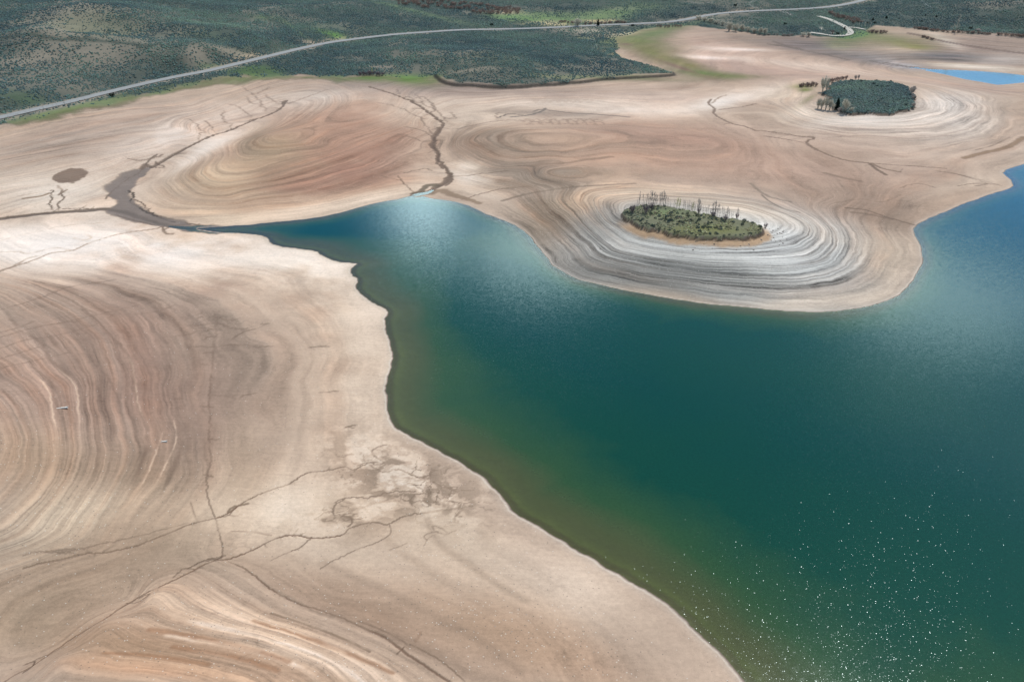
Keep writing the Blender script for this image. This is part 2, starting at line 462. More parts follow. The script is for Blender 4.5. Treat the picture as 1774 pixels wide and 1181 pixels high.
# banks
e1 = sdist(X, Y, ISL1) + (fbm(X, Y, 2.4, 3, seed=21) - .5) * 2.2
Z += 1.2 * smooth(e1, -0.35, 0.25) + 0.7 * smooth(e1, -4.5, -0.3)
e2 = sdist(X, Y, ISL2) + (fbm(X, Y, 6, 4, .6, seed=22) - .5) * 7
Z += 1.1 * smooth(e2, -.6, .4)
e3 = sdist(X, Y, BLUFF) + (fbm(X, Y, 12, 3, seed=23) - .5) * 3
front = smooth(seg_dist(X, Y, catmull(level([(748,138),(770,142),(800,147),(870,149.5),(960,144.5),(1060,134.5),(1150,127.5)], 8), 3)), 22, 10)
bl = smooth(e3, -1.5, 1.0) * smooth(Y, 700, 640)
Z += 1.3 * bl * smooth(-e3, 60, 20)

# road bed
road = catmull(W(ROAD_PX), 5)
rd_z = ground(road[:, 0], road[:, 1])
kz = np.ones(15) / 15
for _ in range(2):
    rd_z = np.convolve(np.pad(rd_z, 7, mode='edge'), kz, mode='valid')
d_road = np.full(X.shape, 1e3); z_road = np.zeros(X.shape)
near = np.where((np.abs(X) < 1400) & (Y > 250) & (Y < 2200) & (Z > 4))[0]
xr, yr = X[near], Y[near]
bd = np.full(len(near), 1e9); bz = np.zeros(len(near))
for i in range(len(road) - 1):
    a, b = road[i], road[i+1]
    m = np.where((xr > min(a[0], b[0]) - 25) & (xr < max(a[0], b[0]) + 25) & (yr > min(a[1], b[1]) - 25) & (yr < max(a[1], b[1]) + 25))[0]
    if len(m) == 0: continue
    e = b - a; t = np.clip(((xr[m]-a[0])*e[0] + (yr[m]-a[1])*e[1]) / (e @ e), 0, 1)
    d = np.hypot(xr[m]-a[0]-t*e[0], yr[m]-a[1]-t*e[1])
    k = d < bd[m]
    mm = m[k]; bd[mm] = d[k]; bz[mm] = rd_z[i] + t[k]*(rd_z[i+1]-rd_z[i])
d_road[near] = bd; z_road[near] = bz
kr = smooth(d_road, 22, 6)
Z = Z * (1 - kr) + (z_road - 0.35) * kr

# ------------------------------------------------------------------ what the ground is made of
GU, GV = warp(X, Y)                                   # survey bearings and log ranges
COL = np.zeros((len(X), 3)); COL[:] = lin((176, 157, 139))
BAND = np.full(len(X), 0.35)
STONE = np.full(len(X), 0.10)
WET = np.zeros(len(X))
N_a = fbm(X, Y, 60, 5, .55, seed=31); N_b = fbm(X, Y, 12, 4, .55, seed=32)
jit = (N_a - .5) * 1.3 + (N_b - .5) * .6

def local_frame(px, py):
    c = W([(px, py)])[0]; z = ground(*c)[0]
    cc = np.array(warp(*c))
    ax = np.array(warp(*plane_pt(px + 1, py, z))) - np.array(warp(*plane_pt(px, py, z)))
    ay = np.array(warp(*plane_pt(px, py + 1, z))) - np.array(warp(*plane_pt(px, py, z)))
    return cc, np.linalg.inv(np.stack([ax, ay], 1))

def dab_weight(px, py, rx, ry, rot=0, hard=1.0, noisy=1.0):
    cc, M = local_frame(px, py)
    du, dv = GU - cc[0], GV - cc[1]
    a = M[0, 0]*du + M[0, 1]*dv; b = M[1, 0]*du + M[1, 1]*dv
    if rot:
        c, s = math.cos(R(rot)), math.sin(R(rot)); a, b = a*c + b*s, -a*s + b*c
    r = np.sqrt((a/rx)**2 + (b/ry)**2) * (1 + noisy * jit * .8)
    return np.exp(-np.clip(r, 0, 9) ** (2 * hard))

def dab(px, py, rx, ry, rgb, w=1.0, rot=0, hard=1.0, band=None, stone=None, noisy=1.0):
    k = dab_weight(px, py, rx, ry, rot, hard, noisy) * w
    sel = np.where(k > 0.004)[0]
    kk = k[sel]
    if rgb is not None:
        COL[sel] += (lin(rgb) - COL[sel]) * kk[:, None]
    if band is not None: BAND[sel] += (band - BAND[sel]) * kk
    if stone is not None: STONE[sel] += (stone - STONE[sel]) * kk

def wiggle(P, rough, rr, n=3):
    for it in range(n):
        mid = (P[:-1] + P[1:]) / 2; L = np.hypot(*(P[1:] - P[:-1]).T)
        nrm = np.stack([-(P[1:, 1]-P[:-1, 1]), P[1:, 0]-P[:-1, 0]], 1) / (L[:, None] + 1e-6)
        mid = mid + nrm * (rr.normal(0, 1, len(mid)) * rough * L)[:, None]
        Q = np.empty((len(P) + len(mid), 2)); Q[0::2] = P; Q[1::2] = mid; P = Q
    return P

def paint(P, wid, rgb, w, soft, dig, fade, noise_w, taper=False):
    pad = 3.0 * max(wid) + 1 + .006 * np.hypot(*P[0])
    lo, hi = P.min(0) - pad, P.max(0) + pad
    r0, r1 = np.searchsorted(ys, lo[1]), np.searchsorted(ys, hi[1])
    if r1 <= r0: return
    sub = np.arange(r0 * NC, min(r1 + 1, NR) * NC)
    sel = sub[(X[sub] > lo[0]) & (X[sub] < hi[0])]
    if len(sel) == 0: return
    x, y = X[sel].astype(np.float32), Y[sel].astype(np.float32)
    best = np.full(len(sel), 1e9, np.float32); par = np.zeros(len(sel), np.float32)
    n = len(P) - 1
    for i in range(n):
        a, b = P[i], P[i+1]
        m = np.where((x > min(a[0], b[0]) - pad) & (x < max(a[0], b[0]) + pad) & (y > min(a[1], b[1]) - pad) & (y < max(a[1], b[1]) + pad))[0]
        if len(m) == 0: continue
        e = b - a; L = e @ e + 1e-9
        t = np.clip(((x[m]-a[0])*e[0] + (y[m]-a[1])*e[1]) / L, 0, 1)
        d = np.hypot(x[m]-a[0]-t*e[0], y[m]-a[1]-t*e[1])
        k = d < best[m]; mm = m[k]; best[mm] = d[k]; par[mm] = (i + t[k]) / n
    wd = wid[0] + (wid[1] - wid[0]) * par
    if taper: wd = wd * (1 - par) ** .7
    if noise_w: wd = wd * (1 + noise_w * (N_b[sel] - .5) * 2)
    # keep thin lines at least a grid cell wide, and paler for it
    cell = np.maximum(half[np.searchsorted(ys, Y[sel]).clip(0, NR-1)] * (ss[700] - ss[699]), 0.05)
    rowdy = np.gradient(ys)[np.searchsorted(ys, Y[sel]).clip(0, NR-1)]
    eff = np.maximum(np.maximum(wd / 2, cell * 0.75), rowdy * .60)
    k = (1 - smooth(best, eff * (1 - soft), eff * (1 + soft))) * np.minimum(1, (wd / 2) / eff * 1.3) * w
    if max(wid) < 1.0: k = k * np.clip(.40 + 1.1 * smooth(fbm(x, y, max(2.5, 9 * float(max(wid))), 3, seed=99), .28, .62), 0, 1)
    if fade: k = k * smooth(par, 0, .15) * smooth(par, 1, .75)
    COL[sel] += (lin(rgb) - COL[sel]) * k[:, None]
    BAND[sel] *= (1 - .8 * k)
    if dig: Z[sel] -= dig * k * smooth(DD[sel], 0, 4)

def stroke(pts, width_m, rgb, w=1.0, soft=0.6, rough=0.0, dig=0.0, sm=4, fade=False, noise_w=0.0, twigs=None):
    """a gully, crack or stain along a line on the ground; width in metres; side rills join it as twigs"""
    rr = np.random.default_rng(int(abs(pts[0][0]*7 + pts[0][1]*13 + pts[-1][0])) + 3)
    P = catmull(W(pts), sm)
    if rough: P = wiggle(P, rough, rr)
    wid = (float(width_m[0]), float(width_m[1])) if np.ndim(width_m) else (float(width_m),) * 2
    paint(P, wid, rgb, w, soft, dig, fade, noise_w)
    Lt = np.hypot(*(P[1:] - P[:-1]).T).sum()
    dist = np.hypot(*P[len(P)//2]); scale = dist / 230.0
    n = int(Lt / (8.0 * scale)) if twigs is None and rough and dig else int(twigs or 0)
    for i in range(n):
        k = rr.integers(2, len(P) - 2); t = P[k+2] - P[k-2]; t /= np.hypot(*t) + 1e-9
        side = rr.choice([-1, 1]); a = side * rr.uniform(.6, 1.35) * rr.choice([1, 1, 1, 2.0])
        c, s_ = math.cos(a), math.sin(a); d = np.array([t[0]*c - t[1]*s_, t[0]*s_ + t[1]*c])
        L = scale * rr.uniform(1.0, 4.5); bend = np.array([-d[1], d[0]]) * rr.normal(0, .3)
        Q = np.array([P[k] + d*L*f + bend*L*f*f for f in (0, .33, .66, 1)])
        q_rgb = tuple(np.array(rgb) * .6 + np.array((150, 130, 114)) * .4)
        paint(wiggle(Q, .16, rr, 2), (wid[0] * rr.uniform(.3, .6),) * 2, q_rgb, w * .75, soft, 0, False, .4, True)

# --- broad tints of the dried bed -------------------------------------------------
D = dab
D(200,430,330,60,(209,196,180),1,band=.12); D(520,480,190,75,(205,190,170),.9,band=.1); D(600,640,110,180,(193,175,154),.9,band=.15)
D(100,330,190,38,(192,179,162),.9,band=.35); D(330,215,330,36,(180,163,148),.7,-12,band=.5); D(330,225,150,26,(196,184,171),.9,-14,band=.3); D(120,240,220,24,(168,152,138),.8,-14,band=.7)
D(420,620,150,140,(168,149,131),.8,band=.3); D(180,580,240,130,(168,148,132),.95,band=.75); D(130,680,230,130,(168,143,127),.95,band=.8); D(250,640,60,160,(158,130,116),.55,-12,band=.9)
D(350,700,60,180,(165,141,125),.7,band=.6); D(60,800,130,70,(174,150,126),.9,band=.4,stone=.35); D(250,830,150,70,(163,140,118),.7,band=.8); D(120,900,170,55,(184,168,146),.85,-25,band=.55,stone=.4)
D(270,930,130,50,(172,150,127),.8,-20,band=.5); D(140,1010,230,55,(172,150,128),.95,-20,band=.15); D(60,1080,130,70,(166,148,126),.8,band=.15); D(330,960,80,40,(166,146,124),.6)
D(480,880,150,70,(196,178,155),.9,band=.08); D(420,800,50,80,(172,150,128),.6); D(560,960,160,50,(182,165,146),.8,band=.1); D(640,900,120,50,(180,160,138),.6,band=.05)
D(430,1120,330,80,(180,152,127),.95,14,band=.75,stone=.6); D(230,1120,130,40,(176,146,118),.8,10,band=.6,stone=.4); D(500,1130,230,16,(204,188,168),.3,17,band=.9,stone=.9); D(330,1160,190,16,(186,153,125),.8,6,band=.9,stone=.5)
D(640,1160,120,40,(192,170,148),.8,22,band=.8,stone=1.0); D(400,1070,160,26,(198,176,152),.7,18,band=.9)
D(640,1060,190,38,(162,139,119),.8,24,band=.5,stone=.3); D(850,1010,200,70,(186,169,149),.8,20,band=.12,stone=.25); D(900,1110,250,70,(183,154,129),.9,18,band=.2,stone=.7); D(860,1090,170,60,(170,146,122),.5,15,stone=1.0)
D(760,910,90,60,(186,168,146),.7,band=.05); D(1000,1010,120,60,(189,171,152),.7,25,band=.08)
# hill behind the inlet
D(560,235,230,70,(178,150,129),.95,-10,band=.6); D(600,215,120,36,(178,143,122),.8,-12,band=.5); D(560,300,190,34,(172,134,115),.85,-12,band=.85); D(520,325,110,12,(168,126,107),.8,-8,band=.7); D(690,240,80,14,(165,128,110),.6,-30,band=.7)
D(470,260,60,28,(170,150,122),.7,-20,band=.5); D(380,310,90,36,(180,161,135),.8,band=.6); D(360,255,90,14,(196,182,166),.8,-24,band=.2); D(560,362,250,17,(192,170,146),.9,-9,band=.5); D(360,372,90,12,(190,170,145),.8,8,band=.4); D(660,345,120,14,(194,174,152),.7,-12,band=.3)
D(480,300,40,12,(150,122,104),.4,-10); D(440,240,30,16,(158,141,118),.5,-45)
D(560,165,100,14,(196,184,170),.6,-4); D(760,170,90,16,(182,166,150),.7,10,band=.2); D(800,215,120,25,(187,171,154),.85,5,band=.15); D(820,300,70,30,(201,186,167),.8,20,band=.2); D(740,300,30,35,(190,172,152),.6)
D(700,150,200,9,(160,146,136),.7,band=.4); D(900,164,260,9,(166,150,139),.8,band=.5); D(930,182,230,9,(185,169,152),.9,band=.4); D(1150,172,200,16,(184,165,150),.8,band=.3); D(880,200,150,12,(185,169,151),.85,band=.3); D(1090,195,120,14,(196,180,163),.8,band=.3)
D(1240,178,45,10,(191,179,165),.95,-8,band=.05); D(1300,165,80,14,(198,185,170),.7,-12); D(960,197,95,6,(150,140,130),.7,3,band=.5); D(1010,177,90,5,(187,172,156),.7)
# low rise behind the island
D(1000,245,190,26,(180,155,131),.9,3,band=.6); D(880,245,75,22,(158,142,124),.8,10,band=1.0); D(850,236,40,12,(136,127,113),.6,band=1.1); D(830,265,60,18,(150,130,112),.6,25,band=.9); D(950,294,80,13,(140,134,122),.8,2,band=1.1); D(1040,300,70,10,(166,146,124),.7,band=.7)
D(1040,275,110,9,(190,158,132),.7,-6); D(930,318,90,8,(158,138,118),.7); D(1150,225,190,20,(178,153,135),.8,band=.3); D(1250,268,260,40,(175,147,128),.9,3,band=.45); D(1200,240,110,12,(172,138,120),.5,5,band=.5); D(1380,300,160,30,(177,151,133),.8,8,band=.5)
D(1440,100,10,5,(180,160,140),.2); D(1230,95,190,26,(181,156,141),.95,4,band=.25); D(1300,120,190,14,(176,152,138),.8,3,band=.3); D(1220,100,60,4,(208,190,176),.6); D(1290,86,60,3,(205,188,175),.6)
# the near island's slopes
D(1200,440,305,104,(164,162,154),1,4,hard=1.8,band=1.7,stone=.8,noisy=.3); D(1040,420,120,70,(152,147,138),.8,30,band=1.7,stone=.4); D(1000,350,75,26,(184,161,137),.9,-14,band=1.0,stone=.2); D(1080,336,120,12,(190,168,144),.9,-3,band=.9)
D(1200,425,180,26,(186,182,173),.7,6,band=1.0,stone=1.0); D(1380,408,70,40,(188,184,176),.8,band=1.4,stone=1.0); D(1100,482,140,18,(122,119,112),.75,10,band=1.7); D(1200,470,160,14,(120,118,112),.6,5,band=1.7); D(1450,440,70,60,(162,161,156),.75,band=1.8,stone=.5)
D(940,390,45,50,(148,131,112),.8,45,band=1.1); D(1260,355,160,14,(184,166,145),.7,12,band=1.0); D(1180,395,20,6,(184,150,112),.3)
D(1540,440,45,60,(180,162,142),.9,band=.6); D(1430,520,170,14,(186,168,148),.8,-5,band=.5); D(1150,512,170,10,(176,157,136),.85,9,band=.7)
D(1500,350,110,26,(160,139,122),.85,8,band=.35); D(1530,375,60,12,(150,130,113),.7,12,band=.3); D(1690,312,70,18,(186,170,151),.8,-10,band=.4); D(1600,300,110,20,(172,152,136),.8,band=.4); D(1640,350,70,14,(176,154,134),.8,-20); D(1440,345,60,26,(176,152,133),.6,band=.8)
# second island, far shore and upper arm
D(1550,205,210,36,(176,163,150),.95,6,hard=1.4,band=.9,stone=.6); D(1650,180,75,36,(182,173,163),.95,band=1.1,stone=.8); D(1500,208,120,12,(184,175,164),.9,band=1.0,stone=.7); D(1390,195,60,14,(190,176,158),.7); D(1360,165,60,12,(186,170,150),.7)
D(1480,250,180,18,(181,160,143),.8,6,band=.4); D(1640,262,140,16,(180,162,146),.8,-4,band=.6); D(1745,235,60,20,(176,156,138),.8,-30,band=.6); D(1600,225,60,12,(186,170,154),.6,band=.7)
D(1420,84,140,9,(126,117,114),1,6,band=.7,noisy=.5); D(1640,97,130,9,(104,104,107),1,3,band=1.0,noisy=.5); D(1500,98,90,6,(128,122,120),.8,8); D(1570,85,70,7,(184,168,150),.8); D(1740,104,70,10,(176,168,160),.8,band=.4); D(1560,113,50,6,(168,164,164),.9,6)
D(1700,74,130,11,(168,150,138),.9,4); D(1600,52,70,6,(178,160,142),.8,4); D(1690,116,110,4,(190,176,158),.9,4); D(1640,72,40,4,(186,176,164),.7,14); D(1420,118,170,9,(190,172,155),.8,6); D(1600,140,160,9,(178,156,140),.8,5); D(1700,155,80,9,(170,150,136),.7,4)
# mottled delta where the wash meets the lake
k = dab_weight(722, 838, 140, 52, 18, hard=1.4) + dab_weight(610, 895, 85, 32, -10) * .7
wx_, wy_ = X + 4 * (fbm(X, Y, 6, 3, seed=41) - .5), Y * 1.25 + 5 * (fbm(X, Y, 7, 3, seed=42) - .5)
mot = fbm(wx_, wy_, 4.6, 6, .62, seed=43); kk_ = np.clip(k, 0, 1)
dark = smooth(mot, .50, .60) * kk_; light = smooth(mot, .47, .38) * kk_
braid = (1 - smooth(np.abs(fbm(wx_, wy_, 5, 4, .55, seed=44) - .5), .004, .030)) * kk_ * smooth(N_b, .35, .55)
COL += (lin((150, 131, 112)) - COL) * (dark * .60)[:, None]; COL += (lin((206, 190, 168)) - COL) * (light * .40)[:, None]
COL += (lin((112, 92, 74)) - COL) * (braid * .55)[:, None]
dab(180,302,26,9,None)
kd = smooth(dab_weight(118, 305, 38, 10, -12, 1.0) + (N_b - .5) * .5 + (fbm(X, Y, 3, 3, seed=47) - .5) * .3, .38, .52)
COL += (lin((136, 118, 104)) - COL) * (kd * .9)[:, None]

# --- vegetated ground ---------------------------------------------------------------
VEG_PX = [(-400,320),(-100,238),(0,217),(60,204),(100,196),(170,183),(230,170),(330,149),(430,132),(520,131),(600,133),(640,131),(700,135),(745,134),(765,140),(800,146),(870,149.5),(960,145),(1060,135),(1165,126.5),(1118,112),(1085,101),
 (1062,93),(1075,82),(1062,70),(1090,58),(1120,50),(1190,45),(1240,49),(1290,56),(1330,62),(1400,63.5),(1460,66.5),(1485,69),(1512,62),(1500,53),(1520,46),(1560,49),(1620,53),(1700,59),(1774,64),(1900,74),(2300,100)]
vegline = W(VEG_PX)
far_cap = np.array([(5000, vegline[-1][1] + 200), (9000, 9000), (-9000, 9000), (-5000, vegline[0][1])])
VEGP = np.vstack([vegline, far_cap])
ve = sdist(X, Y, VEGP) + (fbm(X, Y, 14, 4, seed=51) - .5) * 12
VEG = smooth(ve, -1.5, 2.5)
I1M = smooth(e1, .0, .5); I2M = smooth(e2, -.5, .5)
sage_soil = lin((66, 75, 68))
COL += (sage_soil - COL) * VEG[:, None]
BAND *= (1 - VEG); STONE *= (1 - VEG)
# drier hillsides show soil between the shrubs
patch = fbm(X, Y * .7, 55, 5, .6, seed=61)
BARE = smooth(patch, .56, .70) * .42 * VEG
for a in [(110,45,90,38,.95),(60,100,110,9,.9),(170,88,110,14,.85),(100,105,150,22,.6),(230,60,80,12,.5),(30,140,120,14,.5),(130,150,70,7,.5),(340,92,26,5,.9),(400,90,45,2.5,1),(260,20,90,10,.4),(850,133,70,5,.4),(820,121,55,2.0,.9),
          (740,92,110,6,.5),(660,116,40,3,.9),(610,100,20,5,.6),(690,98,40,4,.5),(535,74,12,2.5,1),(310,56,40,5,.5),(450,10,20,3,.7),(560,45,25,4,.4),(880,18,26,4,.8),(700,25,10,2,.6),(1000,54,70,5,.9),(1080,62,40,6,.5)]:
    BARE = np.maximum(BARE, dab_weight(a[0], a[1], a[2], a[3], -6 if a[0] < 450 else 0) * a[4] * VEG)
bare_c = lin((140, 129, 113))
COL += (bare_c - COL) * (BARE * .8)[:, None]
# green flushes: grass along the old shore, seeps and meadows
GREEN = np.zeros(len(X))
def green(px, py, rx, ry, rgb, w=1, rot=0):
    k = dab_weight(px, py, rx, ry, rot) * w * np.clip(.35 + 1.1 * N_b, 0, 1)
    COL[:] += (lin(rgb) - COL) * k[:, None]
    np.maximum(GREEN, k, out=GREEN)
def green_line(pts, width, rgb, w=1):
    P = catmull(W(pts), 4)
    d = seg_dist(X, Y, P) + (N_b - .5) * width * 1.4 + (N_a - .5) * width * .8
    k = (1 - smooth(d, width * .15, width * .85)) * w * np.clip(.25 + 1.3 * N_b, 0, 1)
    COL[:] += (lin(rgb) - COL) * k[:, None]
    np.maximum(GREEN, k, out=GREEN)
green_line([(30,208),(60,203),(130,187),(200,174),(260,164),(330,150),(400,140),(440,134)], 9, (108,118,80))
green_line([(400,141),(460,135),(520,134),(580,135)], 10, (112,122,84), .9)
green_line([(590,138),(640,134),(690,136),(745,137)], 10, (106,122,78), .9)
green_line([(370,118),(420,124),(440,120),(470,126)], 14, (78,104,58), .7)
green_line([(150,172),(230,160),(300,147)], 6, (88,98,62), .6)
green(640,136,40,5,(92,122,62),.9); green(705,138,45,6,(96,126,60),.9); green(580,62,34,4.5,(86,122,58),.95,6); green(505,46,30,2.5,(92,112,72),.7,25); green(460,30,20,2,(88,112,70),.6)
green(930,33,80,7,(98,124,74),.95,4); green(1040,28,80,7,(104,126,78),.8,-6); green(880,30,40,5,(96,124,76),.8); green(1120,60,45,9,(108,126,82),.95,-8); green(1105,72,40,9,(112,126,78),.95); green(1130,92,55,16,(122,126,76),.9,16)
green(1190,112,55,9,(130,128,74),.85,14); green(1215,127,55,6,(98,118,64),.95,2); green(1260,132,50,4,(116,126,70),.85); green(1110,136,60,3,(120,128,86),.7); green(1150,52,60,4,(104,122,80),.8,-10); green(1000,27,90,3,(106,122,84),.6)
green(1490,62,36,6,(82,116,66),.95,-6); green(1560,72,55,5,(142,142,94),.8); green(1585,81,42,4,(138,140,76),.85,3); green(1530,66,40,4,(122,134,84),.7); green(1390,150,22,5,(140,146,88),.8); green(1395,156,14,4,(126,138,70),.9); green(1400,172,18,5,(146,146,104),.7,-30)
green(380,70,60,8,(78,98,72),.4); green(150,52,80,10,(92,104,70),.4); green(860,100,70,8,(84,96,74),.4); green(30,165,60,6,(70,96,62),.5); green(700,15,120,3,(96,118,80),.6,8); green(1010,66,20,3,(122,126,92),.6)
green(960,134,40,2,(128,130,90),.5); green(1020,134,50,2,(124,130,84),.5); green(560,45,150,4,(74,94,74),.4)
# pale hay-coloured ground beside the road
D(955,42,40,3.5,(176,160,124),.95); D(1035,37,30,1.6,(178,156,118),.9); D(1020,54,50,5,(150,140,122),.8); D(1070,60,40,3,(176,162,132),.8,-6); D(1060,92,22,3,(172,158,124),.8,12); D(870,21,24,2.5,(176,156,130),.95); D(1180,118,45,3,(120,90,82),.7,16); D(1085,77,9,1.8,(112,92,84),.8)
D(1250,23,60,1.6,(168,142,120),.8,-6); D(560,72,60,2.5,(160,140,116),.6,-10); D(425,101,40,2.5,(168,148,120),.7,-15)
# tops of the islands
COL += (lin((104, 104, 82)) - COL) * I1M[:, None]
GREEN = np.maximum(GREEN, I1M * .3)
green(1155,368,28,6,(104,124,78),.6); green(1210,396,50,6,(112,112,66),.9); green(1180,376,40,4,(132,132,98),.6); green(1245,400,40,4,(110,112,66),.7)
COL += (lin((70, 78, 72)) - COL) * I2M[:, None]
for M_ in (I1M, I2M):
    BAND *= (1 - M_); STONE *= (1 - M_)
# raw cut bank and the sand fallen below it
face = smooth(e1, -4.5, -2.5) * (1 - smooth(e1, -.5, .2)) * smooth(Y - ISL1[:, 1].mean() + .15 * (X - ISL1[:, 0].mean()), 6, -6)
COL += (lin((186, 152, 116)) - COL) * (face * .9)[:, None]; BAND *= 1 - face * .9; STONE *= 1 - face * .6
rim_shade = smooth(e1, -1.0, -.3) * (1 - smooth(e1, .1, .5))
COL += (lin((70, 56, 44)) - COL) * (rim_shade * .9)[:, None]  # shadow along the near island's bank edge, put in as dark brown
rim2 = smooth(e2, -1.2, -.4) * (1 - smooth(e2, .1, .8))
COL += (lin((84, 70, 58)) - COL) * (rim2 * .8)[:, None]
bluff_shade = smooth(e3, -3, -1) * (1 - smooth(e3, -.3, 1.6)) * front
COL += (lin((52, 50, 46)) - COL) * (bluff_shade * .9)[:, None]  # shade at the foot of the bluff front painted nearly black

# --- washes, cracks and gullies --------------------------------------------------------
MUD = [(250,291),(262,288),(252,300),(234,318),(226,338),(238,354),(262,368),(300,379),(330,388),(390,392),(390,403),(335,402),(292,394),(250,388),(215,378),(186,366),(205,352),(188,338),(178,326),(190,316),(214,300)]
mp = catmull(W(MUD), 3); me_ = sdist(X, Y, mp) + (fbm(X, Y, 5, 4, seed=71) - .5) * 4
km = smooth(me_, -1.2, 1.0)
COL += (lin((134, 122, 113)) * (.8 + .4 * N_b)[:, None] - COL) * (km * .95)[:, None]; BAND *= 1 - km; Z -= .18 * km * smooth(DD, 0, 3); WET = np.maximum(WET, km * .6)
DK, BR, FA = (92, 77, 67), (110, 89, 74), (130, 109, 93)
S = stroke
S([(-40,384),(0,379),(50,373),(100,368),(150,365),(180,362),(215,368),(250,380),(290,391),(340,397)],2.4,(104,94,86),.9,rough=.05,dig=.2,noise_w=.6)
S([(-40,383),(0,378),(50,372),(100,367),(150,363),(180,361)],.8,DK,.9,rough=.08,dig=.2); S([(108,362),(140,361),(165,363),(190,361)],.5,DK,.8,rough=.1)
S([(246,292),(240,300),(222,310),(205,322),(190,336),(182,345)],.7,DK,.6,rough=.12); S([(222,330),(232,338),(225,350),(240,358),(250,366),(270,374),(290,382),(303,385)],.9,(66,58,52),.9,rough=.18); S([(232,345),(245,352),(262,370),(285,378)],.6,DK,.7,rough=.2)
S([(200,372),(225,380),(250,386),(270,391),(292,393),(310,390),(345,388)],.7,DK,.7,rough=.12); S([(320,386),(350,391),(380,393)],.5,DK,.7,rough=.1)
S([(245,293),(252,285),(262,290),(280,280),(300,268),(320,258),(350,243),(375,232),(400,225),(440,208),(470,197),(488,186),(496,174),(488,180)],(1.9,.9),(110,96,86),.8,rough=.12,dig=.5,noise_w=.7)
S([(252,285),(262,274),(272,268)],.7,DK,.7,rough=.15); S([(282,268),(262,275),(240,278),(222,275)],.6,FA,.8,rough=.15); S([(262,290),(285,290),(270,280)],.7,DK,.7,rough=.2)
for q in [[(440,208),(420,190),(405,182),(385,180)],[(405,222),(385,205),(390,190)],[(350,240),(345,222),(330,208),(315,206)],[(465,198),(455,182),(440,165),(425,155),(420,145)],[(488,184),(470,172),(455,160)],[(375,232),(362,215),(350,208)],[(440,165),(455,158),(470,150)],
          [(496,174),(500,180),(520,172),(560,158),(590,150)],[(455,182),(435,178),(428,165)]]:
    S(q,.45,(130,112,100),.6,rough=.18,fade=True,twigs=3)
S([(640,150),(665,158),(690,166),(720,180),(745,196),(765,212),(764,222),(757,232),(750,236),(752,245),(746,250),(753,258),(760,268),(757,276),(768,286),(778,300),(774,314),(760,322),(742,332),(726,337),(716,339)],(1.2,2.4),(106,90,79),.85,rough=.18,dig=.5,noise_w=.7)
S([(762,222),(755,234),(752,246),(754,258),(759,270),(758,282),(768,292)],(1.6,1.2),(100,84,73),.75,rough=.2)
S([(780,300),(784,312),(772,322)],1.0,(112,94,82),.7,rough=.2); S([(758,322),(740,322),(728,333),(716,336)],2.2,(96,88,74),.8,rough=.25,noise_w=.8); S([(690,305),(702,320),(713,330),(722,336)],.5,BR,.6,rough=.15); S([(660,305),(690,312)],.5,FA,.6,rough=.15)
S([(745,335),(765,330),(785,338),(810,345),(830,352)],3.2,(150,128,106),.7,rough=.15,noise_w=.8)
for q in [[(764,222),(790,224),(820,217),(845,212),(880,208)],[(880,208),(930,211),(975,214),(1010,214)],[(775,212),(765,200),(750,188),(735,182),(730,172),(720,165)],[(770,205),(790,205),(780,195)],[(735,175),(722,178),(710,168),(700,170)],[(750,238),(735,228),(715,222),(700,220)],[(748,232),(735,215),(730,205),(740,198)],
          [(752,246),(730,245),(720,240),(690,232)],[(745,196),(755,190),(748,178)],[(690,166),(690,155),(700,148)],[(655,178),(690,186),(720,200),(735,206)],[(720,170),(735,168),(745,178),(752,190)],[(860,205),(862,196),(880,197)],[(700,300),(735,292),(748,296)]]:
    S(q,.45,(126,108,95),.6,rough=.2,twigs=3)
for i in range(9):
    x0 = 905 + i * 15 + (i * 7) % 5
    S([(x0,212-(i%3)),(x0+8,206),(x0+14,210),(x0+20,216)],1.0,(164,142,124),.5,rough=.4,sm=3)
for i in range(8):
    x0 = 924 + i * 13
    S([(x0,173+(i%3)),(x0+4,178),(x0+9,173)],.9,(176,156,140),.3,rough=.4,sm=3)
S([(885,203),(920,199),(940,192),(945,188)],1.6,(120,114,108),.8,rough=.15); S([(925,193),(940,190),(990,196),(1030,198),(1090,203)],1.6,(128,118,108),.7,rough=.05); S([(862,205),(880,198),(905,199)],.9,(96,92,88),.7,rough=.15)
S([(1232,172),(1228,180),(1238,188),(1236,196),(1250,206),(1268,214),(1290,219),(1308,226)],1.3,(132,113,100),.7,rough=.15,dig=.3); S([(1246,190),(1280,186),(1310,180)],.7,FA,.6,rough=.12); S([(1232,180),(1244,170),(1258,165)],.7,FA,.5,rough=.12)
S([(1308,226),(1340,229),(1385,236),(1410,238),(1398,246),(1410,256),(1430,266),(1455,275),(1480,280),(1508,283),(1530,292),(1560,298)],1.1,(112,93,80),.75,rough=.13,dig=.35); S([(1324,236),(1360,241),(1392,248),(1412,260)],.8,BR,.7,rough=.1); S([(1508,283),(1550,286),(1600,289),(1640,292)],.7,FA,.7,rough=.1); S([(1324,230),(1390,238)],.6,FA,.5)
S([(1505,283),(1520,294),(1535,303)],1.6,(96,80,68),.8,rough=.08); S([(1430,300),(1460,308),(1490,314)],2.2,(140,120,104),.6); S([(1440,238),(1500,235),(1580,240),(1640,235)],.8,(158,140,126),.5)
S([(1465,360),(1500,364),(1530,374),(1560,383),(1585,390)],1.0,(98,82,70),.8,rough=.08); S([(1475,368),(1510,372),(1545,380)],1.5,(120,102,88),.6,rough=.1); S([(1450,352),(1490,345),(1530,350),(1560,338)],.8,FA,.4,rough=.1)
